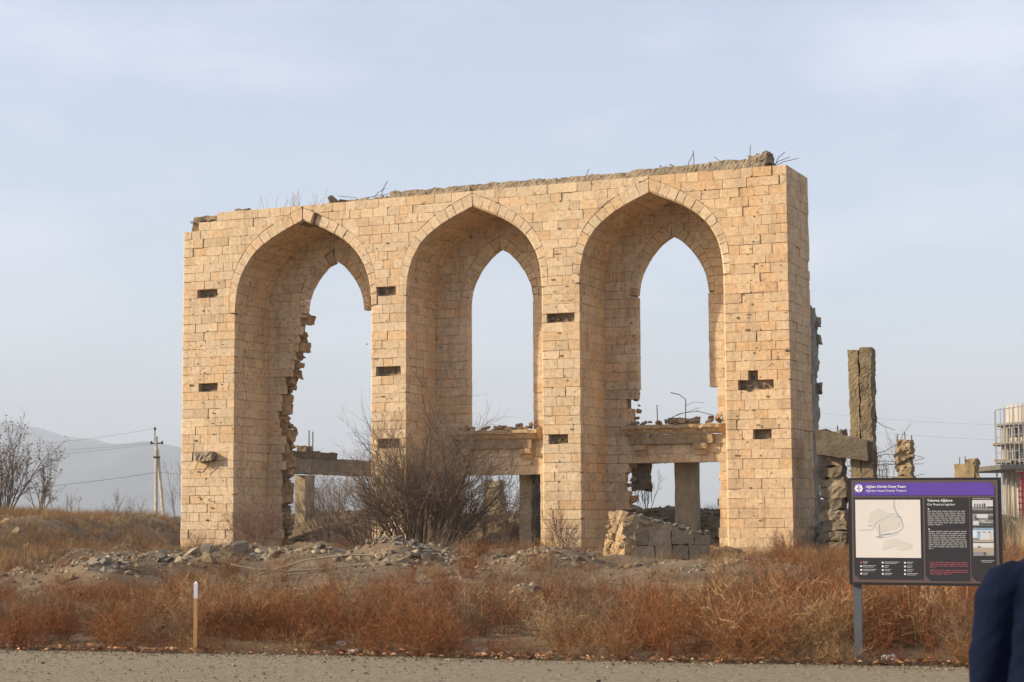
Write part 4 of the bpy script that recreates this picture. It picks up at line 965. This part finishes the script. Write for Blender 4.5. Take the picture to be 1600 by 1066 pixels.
for i, px in enumerate(xs_):
    x = -(1640 - px) * kk; yb = -4.2 - .25 * i
    mb = MB(); mb.tube([(x, yb, 0), (x, yb, zpix(643 - 1.5 * i))], .05, 5); mb.build('standard', M['steel'], sc)
    if i % 2 == 0 and i < 7: mb = MB(); mb.tube([(x + .2, yb + 1.2, 0), (x + .2, yb + 1.2, zpix(645 - 1.5 * i))], .045, 5); mb.build('standard', M['steel'], sc)
for j, py in enumerate((644, 668, 674, 686, 697, 710, 724)):
    x0 = -(1640 - 1545) * kk; x1 = -(1640 - (1617 if j in (0, 1, 3, 4, 6) else 1575)) * kk
    mb = MB(); mb.tube([(x0, -4.25, zpix(py)), (x1, -4.2 - (x1 - x0) * .6, zpix(py) + (x1 - x0) * .12)], .045, 5); mb.build('ledger', M['steel'], sc)
for py in (696, 721): mb = MB(); mb.box((-(1640 - 1543) * kk, -3.6, zpix(py)), (-(1640 - 1610) * kk, -2.9, zpix(py) + .08)); mb.build('plank', M['wood'], sc)
# small things behind the rubble in the right arch
p = at(1126, 830, 67); t = thing('panel_on_post', 'small dark square panel on a thin post beyond the rubble in the right arch', 'sign', (p.x, p.y, gz(p.x, p.y) - .1)); hz = at(1126, 790, 67).z - t.location.z
mb = MB(); mb.tube([(0, 0, 0), (0, 0, hz)], .03, 6); mb.build('post', M['rebar'], t); mb = MB(); mb.box((-.09, -.04, hz - .02), (.15, .02, hz + .24)); mb.build('panel', M['dark'], t); M['lampgreen'] = mat('pale_green', (.35, .5, .36), .6, False, .1, 3); mb = MB(); mb.box((-.04, -.047, hz + .06), (.1, -.042, hz + .16)); mb.build('panel_face', M['lampgreen'], t)
p = at(1112, 820, 66); t = thing('floodlight', 'small dark floodlight on a low stand in the right arch', 'floodlight', (p.x, p.y, gz(p.x, p.y) - .05)); hz = at(1112, 808, 66).z - t.location.z
mb = MB(); mb.tube([(0, 0, 0), (0, 0, hz)], .025, 6); mb.build('stand', M['rebar'], t); mb = MB(); mb.tube([(-.16, -.05, hz + .1), (.1, .05, hz + .02)], [.13, .07], 8); mb.build('head', M['dark'], t)

# ------------------------------------------------------------------ pipes, bent rods, stake, litter
def bent(label, pts, r, m, name='bent_pipe', cat='pipe'):
    P = [at(*q) for q in pts]; o = P[0]; mb = MB(); mb.tube([p_ - o for p_ in P], r, 6); tag(mb.build(name, M[m], loc=o), label, cat)
M['pipe'] = mat('dry_reed', (.42, .30, .18), .8, False, .2, 6)
bent('bent pale hose looping over the rubble below the left arch', [(362, 912, 37.6), (420, 893, 37.6), (478, 875, 37.9), (545, 867, 38.1), (585, 868, 38.2), (600, 877, 38.0), (590, 880, 37.8), (520, 888, 37.2), (450, 893, 36.8), (400, 890, 36.6), (360, 882, 36.6)], .018, 'pipe', 'bent_hose', 'hose')
bent('bent dark rod against the foot of the left pier', [(319, 872, 63.5), (321, 860, 63.6), (328, 855, 63.8), (350, 854, 64), (385, 853, 64.4), (395, 850, 64.5)], .022, 'rebar', 'bent_rod', 'rod')
bent('slanting grey branch resting on stones right of the left pier', [(330, 890, 42), (365, 872, 42.4), (400, 850, 43)], .03, 'pipe', 'fallen_branch', 'branch')
p = at(305, 1013, 24.0); st_ = thing('survey_stake', 'wooden survey stake with white painted tip at the road edge', 'stake', (p.x, p.y, 0)); hs_ = at(305, 908, 24.0).z
mb = MB(); mb.box((-.022, -.022, -.1), (.022, .022, hs_ - .22)); mb.build('stake_shaft', M['wood'], st_)
mb = MB(); mb.box((-.0235, -.0235, hs_ - .22), (.0235, .0235, hs_ - .03)); mb.add([(-.0235, -.0235, hs_ - .03), (.0235, -.0235, hs_ - .03), (.0235, .0235, hs_ - .03), (-.0235, .0235, hs_ - .03), (0, 0, hs_)], [(0, 1, 4), (1, 2, 4), (2, 3, 4), (3, 0, 4)]); mb.build('painted_tip', M['white'], st_)
def bag(label, px, py, Y, s, c, seed):
    bm = bmesh.new(); bmesh.ops.create_icosphere(bm, subdivisions=3, radius=1)
    for v in bm.verts:
        q = v.co.normalized(); k = .65 + .75 * float(vnoise(q.x * 2.3 + 5, q.y * 2.3 + q.z * 2, seed)) + .35 * float(vnoise(q.x * 6 + 5, q.y * 6 + q.z * 5, seed + 1)); v.co = Vector((q.x * k * 1.4, q.y * k, max(q.z * k * .7, -.25))) * s
    me = bpy.data.meshes.new('plastic_bag'); bm.to_mesh(me); bm.free(); p_ = at(px, py, Y); tag(link('plastic_bag', me, mat('bag_film', c, .35, False, .15, 9, .6, 12, spec=.5), loc=(p_.x, p_.y, max(gz(p_.x, p_.y), .02) + .2 * s)), label, 'plastic bag')
bag('crumpled white plastic bag at the road edge below the shrub', 553, 1016, 23.6, .05, (.72, .70, .70), 3)
bag('dirty see-through plastic bag lying in weeds behind the white one', 538, 1003, 24.6, .06, (.5, .45, .42), 5)
bag('grey plastic sheet scrap in the weeds right of the bags', 620, 1007, 24.2, .06, (.30, .30, .30), 8)
bag('white scrap on the ground right of the sign post', 1390, 1036, 21.9, .06, (.7, .65, .58), 9)
bag('small white scrap caught in the rusty weeds at mid right', 1005, 955, 29, .04, (.8, .78, .78), 11)

# ------------------------------------------------------------------ information sign
SB = at(1341, 1036, 21.4); SBR = at(1551, 1040, 21.0)
sg = thing('information_sign', 'black framed information board with purple header and map on grey posts', 'sign', (SB.x, SB.y, 0)); sg.rotation_euler = (0, R(-.6) + .018, math.atan2(SBR.y - SB.y, SBR.x - SB.x))
def flat(name, c, r=.55): M[name] = mat(name, c, r, False, .05, 4, spec=.3); return M[name]
flat('post_grey', (.085, .09, .10)); flat('frame_black', (.018, .016, .016)); flat('panel_brown', (.105, .075, .068)); flat('purple', (.105, .055, .33)); flat('panel_dark', (.030, .028, .032)); flat('map_beige', (.66, .61, .56))
flat('map_shade', (.58, .54, .48)); flat('map_blue', (.42, .55, .60)); flat('map_line', (.28, .27, .36)); flat('print_white', (.75, .74, .74)); flat('print_grey', (.40, .39, .39)); flat('print_red', (.42, .10, .14)); flat('photo_dark', (.07, .07, .075)); flat('photo_mid', (.22, .22, .22)); flat('photo_light', (.55, .55, .56)); flat('photo_blue', (.20, .38, .55)); flat('photo_sky', (.55, .66, .75)); flat('photo_green', (.13, .14, .08)); flat('photo_tan', (.36, .30, .23))
SC = 21.4 / FPX; ZB0 = at(1336, 914, 21.4).z; ZT0 = at(1332, 747, 21.4).z; SW = 231 * SC; SHT = ZT0 - ZB0; X0 = -.085
mb = MB(); mb.box((-.045, .04, -.2), (.045, .12, ZB0 + .05)); mb.build('post', M['post_grey'], sg)
mb = MB(); mb.box((SW - .23, .04, -.2), (SW - .14, .12, ZB0 + .05)); mb.build('post', M['post_grey'], sg)
mb = MB(); mb.box((X0, .0, ZB0), (X0 + SW, .06, ZT0)); brd = mb.build('board', M['frame_black'], sg)
LAY = [0]
def pan(parent, name, m, x0, y0, x1, y1, cut=None, lift=.004):
    """flat printed piece; x,y as fractions of the board, y from the top"""
    a, b, c, d = X0 + x0 * SW, X0 + x1 * SW, ZT0 - y1 * SHT, ZT0 - y0 * SHT; y = -lift
    pts = [(a, c), (b, c), (b, d), (a, d)]
    if cut == 'tr': k = .05; pts = [(a, c), (b, c), (b, d - k * 1.1), (b - k, d), (a, d)]
    if cut == 'bl': k = .055; pts = [(a + k, c), (b, c), (b, d), (a, d), (a, c + k)]
    mb = MB(); n = len(pts); mb.add([(p[0], y, p[1]) for p in pts] + [(p[0], y + .003, p[1]) for p in pts], [tuple(range(n))] + [(i, n + i, n + (i + 1) % n, (i + 1) % n) for i in range(n)])
    return mb.build(name, M[m], parent)
pan(sg, 'backing_panel', 'panel_brown', .022, .022, .978, .975, None, .004)
hd = pan(sg, 'header', 'purple', .042, .045, .955, .165, 'tr', .008)
mp_ = pan(sg, 'map_panel', 'panel_dark', .035, .185, .485, .945, 'bl', .008); tp_ = pan(sg, 'text_panel', 'panel_dark', .502, .185, .785, .955, 'bl', .008); pp_ = pan(sg, 'photo_panel', 'panel_dark', .797, .185, .955, .955, 'bl', .008)
pan(mp_, 'map', 'map_beige', .047, .205, .475, .745, None, .012)
def blob(parent, name, m, pts, lift):
    mb = MB(); n = len(pts); P = [(X0 + x * SW, -lift, ZT0 - y * SHT) for x, y in pts]; mb.add(P, [tuple(range(n))]); me_ = mb.build(name, M[m], parent); return me_
blob(mp_, 'map_area', 'map_shade', [(.14, .33), (.2, .28), (.27, .33), (.32, .33), (.35, .4), (.33, .47), (.24, .5), (.2, .52), (.16, .45), (.13, .42)], .0135)
blob(mp_, 'map_area', 'map_shade', [(.24, .58), (.31, .56), (.42, .62), (.41, .66), (.34, .68), (.3, .64), (.22, .68)], .0135)
def line(parent, m, pts, w, lift=.015, name='map_line'):
    mb = MB(); P = [Vector((X0 + x * SW, -lift, ZT0 - y * SHT)) for x, y in pts]
    for a, b in zip(P[:-1], P[1:]):
        s_ = (b - a).cross(Vector((0, 1, 0))).normalized() * w; mb.add([a - s_, b - s_, b + s_, a + s_], [(0, 1, 2, 3)])
    mb.build(name, M[m], parent)
line(mp_, 'map_line', [(.305, .205), (.3, .27), (.32, .33), (.345, .38), (.36, .44), (.355, .47), (.33, .5), (.28, .525), (.22, .535), (.2, .53)], .0022)
line(mp_, 'map_blue', [(.06, .49), (.15, .485), (.19, .41), (.26, .36), (.3, .33), (.36, .375)], .002)
line(mp_, 'map_blue', [(.19, .56), (.25, .555), (.33, .52)], .002); line(mp_, 'map_line', [(.205, .43), (.205, .54)], .002); line(mp_, 'map_line', [(.2, .535), (.28, .515)], .002); line(mp_, 'map_line', [(.18, .55), (.225, .55)], .004)
line(mp_, 'map_line', [(.125, .445), (.15, .45)], .003); line(mp_, 'map_line', [(.31, .365), (.34, .365)], .003)
def dot(parent, m, x, y, r, lift=.0125, name='map_symbol', n=10):
    mb = MB(); mb.add([(X0 + x * SW + r * math.cos(2 * math.pi * k / n), -lift, ZT0 - y * SHT + r * math.sin(2 * math.pi * k / n)) for k in range(n)], [tuple(range(n))]); mb.build(name, M[m], parent)
rr = random.Random(3)
for cx, ws in ((.08, (.04, .10, .105, .04)), (.222, (.115, .035, .05, .06)), (.368, (.05, .045, .05, .085))):
    for j, w in enumerate(ws):
        y = .79 + .035 * j; dot(mp_, 'print_white' if (cx, j) != (.08, 0) else 'print_red', cx, y, .011, name='legend_symbol'); line(mp_, 'print_grey', [(cx + .012, y - .005), (cx + .012 + w * .85, y - .005)], .0035, .0125, 'legend_text'); line(mp_, 'print_grey', [(cx + .012, y + .008), (cx + .012 + w * .7, y + .008)], .0028, .0125, 'legend_text')
def text(parent, s, x, y, wfrac, m, bold=0.0, lift=.0125, name='lettering'):
    cu = bpy.data.curves.new('lettering', 'FONT'); cu.body = s; cu.offset = bold; o = bpy.data.objects.new('lettering', cu); col.objects.link(o); bpy.context.view_layer.update()
    me = bpy.data.meshes.new_from_object(o.evaluated_get(bpy.context.evaluated_depsgraph_get())); bpy.data.objects.remove(o)
    co = np.array([v.co[:] for v in me.vertices]); k = wfrac * SW / (co[:, 0].max() - co[:, 0].min())
    for v in me.vertices: v.co = (X0 + x * SW + (v.co.x - co[:, 0].min()) * k, -lift, ZT0 - y * SHT + v.co.y * k)
    me.materials.clear(); return link(name, me, M[m], parent)
text(hd, 'Ağdam Dövlət Dram Teatrı', .118, .093, .265, 'print_white', .02); text(hd, 'Aghdam State Drama Theatre', .118, .130, .268, 'print_white')
dot(hd, 'print_white', .072, .098, .042, .0125, 'emblem', 24); line(hd, 'purple', [(.072, .065), (.072, .13)], .004, .014, 'emblem_mark'); line(hd, 'purple', [(.055, .098), (.089, .098)], .003, .014, 'emblem_mark')
for a in range(8): dot(hd, 'print_white', .072 + .022 * math.cos(a * .785), .098 + .030 * math.sin(a * .785), .012, .0128, 'emblem_petal')
text(tp_, 'Yolumuz Ağdama', .520, .222, .165, 'print_white', .02); text(tp_, 'Our Road to Aghdam', .520, .258, .180, 'print_white')
def para(y0, n, last, m, x0=.522, x1=.765, dy=.0178, w=.0038):
    for j in range(n):
        x = x0; xe = x1 if j < n - 1 else x0 + (x1 - x0) * last
        while x < xe - .004:
            l = min(rr.uniform(.014, .045), xe - x); line(tp_, m, [(x, y0 + j * dy), (x + l, y0 + j * dy)], w, .0125, 'body_text'); x += l + .006
dot(tp_, 'print_white', .528, .292, .008, name='paragraph_mark'); para(.312, 8, .4, 'print_grey'); dot(tp_, 'print_white', .53, .478, .008, name='paragraph_mark'); para(.498, 10, .12, 'print_grey', .526, .772)
para(.785, 4, .14, 'print_red', .53, .778, .0165, .003); para(.858, 3, .55, 'print_red', .53, .778, .0165, .003)
def photo(y0, y1, bg_, bits):
    ph = pan(pp_, 'photo', bg_, .812, y0, .945, y1, None, .012); 
    for m, x0, ya, x1, yb in bits: line(pp_, m, [(.812 + .133 * x0, (y0 + (y1 - y0) * (ya + yb) / 2)), (.812 + .133 * x1, (y0 + (y1 - y0) * (ya + yb) / 2))], abs(yb - ya) * (y1 - y0) * SHT / 2, .0135 + .0004 * rr.random(), 'photo_detail')
line(pp_, 'print_grey', [(.815, .195), (.93, .195)], .003, .0125, 'caption')
photo(.208, .325, 'photo_light', [('photo_mid', 0, .55, 1, 1.0), ('photo_dark', 0, .8, 1, 1.0)] + [('photo_dark', .1 + .12 * k, .3, .15 + .12 * k, .62) for k in range(5)] + [('photo_dark', .55, .2, .58, .7), ('photo_dark', .7, .5, 1, .66)])
photo(.333, .448, 'photo_mid', [('photo_light', .2, .05, .75, .35), ('photo_light', .03, .6, .3, .9), ('photo_dark', .12, .2, .3, .5), ('photo_dark', .75, .2, 1, .5), ('photo_light', .4, .55, .6, .62), ('photo_dark', .3, .78, 1, .95), ('photo_light', .5, .7, .9, .74)])
line(pp_, 'photo_sky', [(.815, .468), (.945, .468)], .003, .0125, 'caption')
photo(.476, .597, 'photo_sky', [('photo_blue', 0, 0, 1, .08), ('photo_light', .15, .12, .98, .8), ('photo_tan', 0, .72, 1, 1)] + [('photo_blue', .22 + .25 * k, .25, .37 + .25 * k, .7) for k in range(3)] + [('photo_dark', .22 + .25 * k, .2, .37 + .25 * k, .26) for k in range(3)] + [('photo_dark', .85, .25, .87, .8), ('photo_mid', 0, .66, .3, .85)])
photo(.604, .722, 'photo_light', [('photo_tan', 0, .35, 1, .7), ('photo_mid', 0, .7, 1, 1), ('photo_green', .2, .25, .38, .7), ('photo_light', .55, .1, .95, .5), ('photo_mid', .6, .25, .9, .32), ('photo_dark', .5, .7, .6, .95), ('photo_tan', .7, .7, 1, .9)])
line(pp_, 'print_grey', [(.86, .765), (.945, .765)], .003, .0125, 'caption'); line(pp_, 'print_grey', [(.865, .778), (.93, .778)], .003, .0125, 'caption')

# ------------------------------------------------------------------ person in a navy suit at the right edge, back to the camera
person = thing('person', 'person in a navy blue suit jacket at the right edge, back turned', 'person', (2.062, 7.0, .012), R(-8)); person.scale = (1.03, 1.03, 1.03)
M['navy'] = mat('navy_cloth', (.003, .0062, .020), .95, False, .2, 9, .25, 60, spec=.12); M['skin'] = mat('skin', (.46, .28, .19), .6, False, .1, 8); M['hair'] = mat('dark_hair', (.02, .015, .012), .6, False, .3, 40, .5, 80)
M['trouser'] = mat('dark_trousers', (.012, .018, .045), .9, False, .2, 9); M['shoe'] = mat('black_leather', (.012, .011, .011), .4, False, .2, 9)
def loft(mb, rings, n=20):
    """rings: (centre, half width, half depth), squarish ellipses stacked along the centre line"""
    V = []
    for (c, a, b) in rings:
        for k in range(n):
            w = 2 * math.pi * k / n; cx, sx = math.cos(w), math.sin(w); e = .85
            V.append((c[0] + a * math.copysign(abs(cx) ** e, cx), c[1] + b * math.copysign(abs(sx) ** e, sx), c[2]))
    F = [(i * n + k, i * n + (k + 1) % n, (i + 1) * n + (k + 1) % n, (i + 1) * n + k) for i in range(len(rings) - 1) for k in range(n)]
    mb.add(V, F + [tuple(range(n))[::-1], tuple((len(rings) - 1) * n + k for k in range(n))])
def fused(name, mb, m, vox, folds=0.0, smooth_it=6):
    tmp = bpy.data.objects.new('tmp', mb.mesh('tmp')); col.objects.link(tmp)
    r = tmp.modifiers.new('r', 'REMESH'); r.mode = 'VOXEL'; r.voxel_size = vox; s = tmp.modifiers.new('s', 'SMOOTH'); s.iterations = smooth_it; s.factor = .6
    bpy.context.view_layer.update(); me = bpy.data.meshes.new_from_object(tmp.evaluated_get(bpy.context.evaluated_depsgraph_get())); bpy.data.objects.remove(tmp); me.name = name
    if folds:
        me.update(); n = len(me.vertices); co = np.zeros(n * 3); no = np.zeros(n * 3); me.vertices.foreach_get('co', co); me.vertices.foreach_get('normal', no); co = co.reshape(-1, 3); no = no.reshape(-1, 3)
        a = fbm(co[:, 0] * 4 + co[:, 2] * 5 + 20, co[:, 2] * 13 - co[:, 0] * 11 + co[:, 1] * 6 + 20, 5, 3) - .45
        co += no * (a * folds)[:, None]; me.vertices.foreach_set('co', co.ravel())
    me.polygons.foreach_set('use_smooth', [True] * len(me.polygons)); me.materials.clear(); return link(name, me, M[m], person)
b = MB()
loft(b, [((0, 0, z), w, d) for z, w, d in ((.82, .165, .11), (.95, .17, .115), (1.1, .15, .10), (1.28, .175, .11), (1.4, .18, .105), (1.46, .12, .08), (1.50, .062, .062), (1.60, .058, .06))])
loft(b, [((0, .005 + o, z), w, d) for z, w, d, o in ((1.555, .045, .05, .03), (1.585, .062, .085, .01), (1.64, .071, .098, .0), (1.70, .076, .102, -.005), (1.755, .070, .094, -.01), (1.79, .05, .066, -.01), (1.803, .02, .03, -.01))])
b.add([(-.012, .098, 1.66), (.012, .098, 1.66), (.016, .10, 1.635), (-.016, .10, 1.635), (0, .125, 1.638), (0, .095, 1.69)], [(0, 3, 4), (3, 2, 4), (2, 1, 4), (1, 5, 4), (5, 0, 4), (0, 5, 1), (0, 1, 2, 3)])
for s in (-1, 1):
    b.tube([(s * .074, -.005, 1.63), (s * .086, -.012, 1.665), (s * .084, -.016, 1.69)], [.012, .018, .012], 6)
    b.tube([(s * .19, 0, 1.42), (s * .25, -.005, 1.30), (s * .28, .015, 1.12), (s * .272, .08, .89)], [.045, .045, .036, .028], 10)
    b.tube([(s * .272, .08, .90), (s * .268, .10, .84), (s * .262, .115, .80)], [.03, .036, .034], 8)
    for k in range(4):
        y0 = .085 + .021 * k; L = (.07, .085, .09, .078)[k]; b.tube([(s * .264, y0, .80), (s * .258, y0 + .008, .80 - L * .45), (s * .246, y0 + .006, .80 - L)], [.0095, .009, .007], 6)
    b.tube([(s * .262, .14, .85), (s * .25, .162, .82), (s * .243, .165, .785)], [.012, .011, .008], 6)
    b.tube([(s * .09, 0, .9), (s * .095, .01, .5), (s * .1, -.01, .1), (s * .1, .0, .05)], [.085, .055, .04, .04], 12); b.tube([(s * .1, -.03, .05), (s * .105, .15, .035)], [.04, .035], 8)
fused('body', b, 'skin', .0075, 0, 4)
j = MB()
loft(j, [((0, o, z), w, d) for z, w, d, o in ((.76, .205, .15, 0), (.85, .20, .145, 0), (1.0, .225, .14, 0), (1.12, .222, .138, 0), (1.25, .218, .138, 0), (1.36, .222, .132, -.005), (1.41, .212, .118, -.01), (1.455, .165, .1, -.01), (1.50, .112, .085, -.01), (1.535, .085, .078, -.01), (1.555, .075, .072, -.005))])
for s in (-1, 1): j.tube([(s * .15, -.01, 1.385), (s * .205, -.01, 1.365), (s * .242, -.01, 1.31), (s * .254, -.008, 1.24), (s * .266, .0, 1.13), (s * .270, .02, 1.02), (s * .275, .075, .92), (s * .272, .085, .885)], [.085, .088, .084, .08, .078, .075, .068, .066], 16)
fused('jacket', j, 'navy', .010, .024, 8)
tr = MB(); loft(tr, [((0, 0, z), w, d) for z, w, d in ((.80, .18, .125), (.95, .175, .12), (1.02, .17, .115))])
for s in (-1, 1): tr.tube([(s * .09, 0, .88), (s * .1, .01, .5), (s * .102, -.005, .12), (s * .102, 0, .07)], [.1, .075, .065, .066], 14)
fused('trousers', tr, 'trouser', .012, .02, 5)
for s in (-1, 1):
    sh = MB(); sh.tube([(s * .1, -.07, .045), (s * .1, -.03, .05), (s * .104, .08, .045), (s * .108, .17, .035), (s * .11, .2, .03)], [.032, .045, .046, .04, .02], 10); fused('shoe', sh, 'shoe', .009, 0, 3)
hr = MB(); loft(hr, [((0, o, z), w, d) for z, w, d, o in ((1.605, .06, .05, -.055), (1.65, .077, .075, -.035), (1.70, .081, .09, -.022), (1.755, .076, .096, -.015), (1.795, .056, .072, -.012), (1.815, .025, .035, -.01))]); fused('hair', hr, 'hair', .009, .01, 3)

# ------------------------------------------------------------------ hazy air round the whole place
mb = MB(); mb.box((-15500, -58, -60), (15500, 15500, 760)); hz_o = mb.mesh('haze'); m = bpy.data.materials.new('haze_air'); m.use_nodes = True; m.node_tree.nodes.clear()
o_ = m.node_tree.nodes.new('ShaderNodeOutputMaterial'); pv = m.node_tree.nodes.new('ShaderNodeVolumePrincipled'); pv.inputs['Density'].default_value = 0.00018; pv.inputs['Color'].default_value = (.82, .90, 1.0, 1); pv.inputs['Anisotropy'].default_value = 0.0
m.node_tree.links.new(pv.outputs[0], o_.inputs['Volume']); stuff(link('haze', hz_o, m))
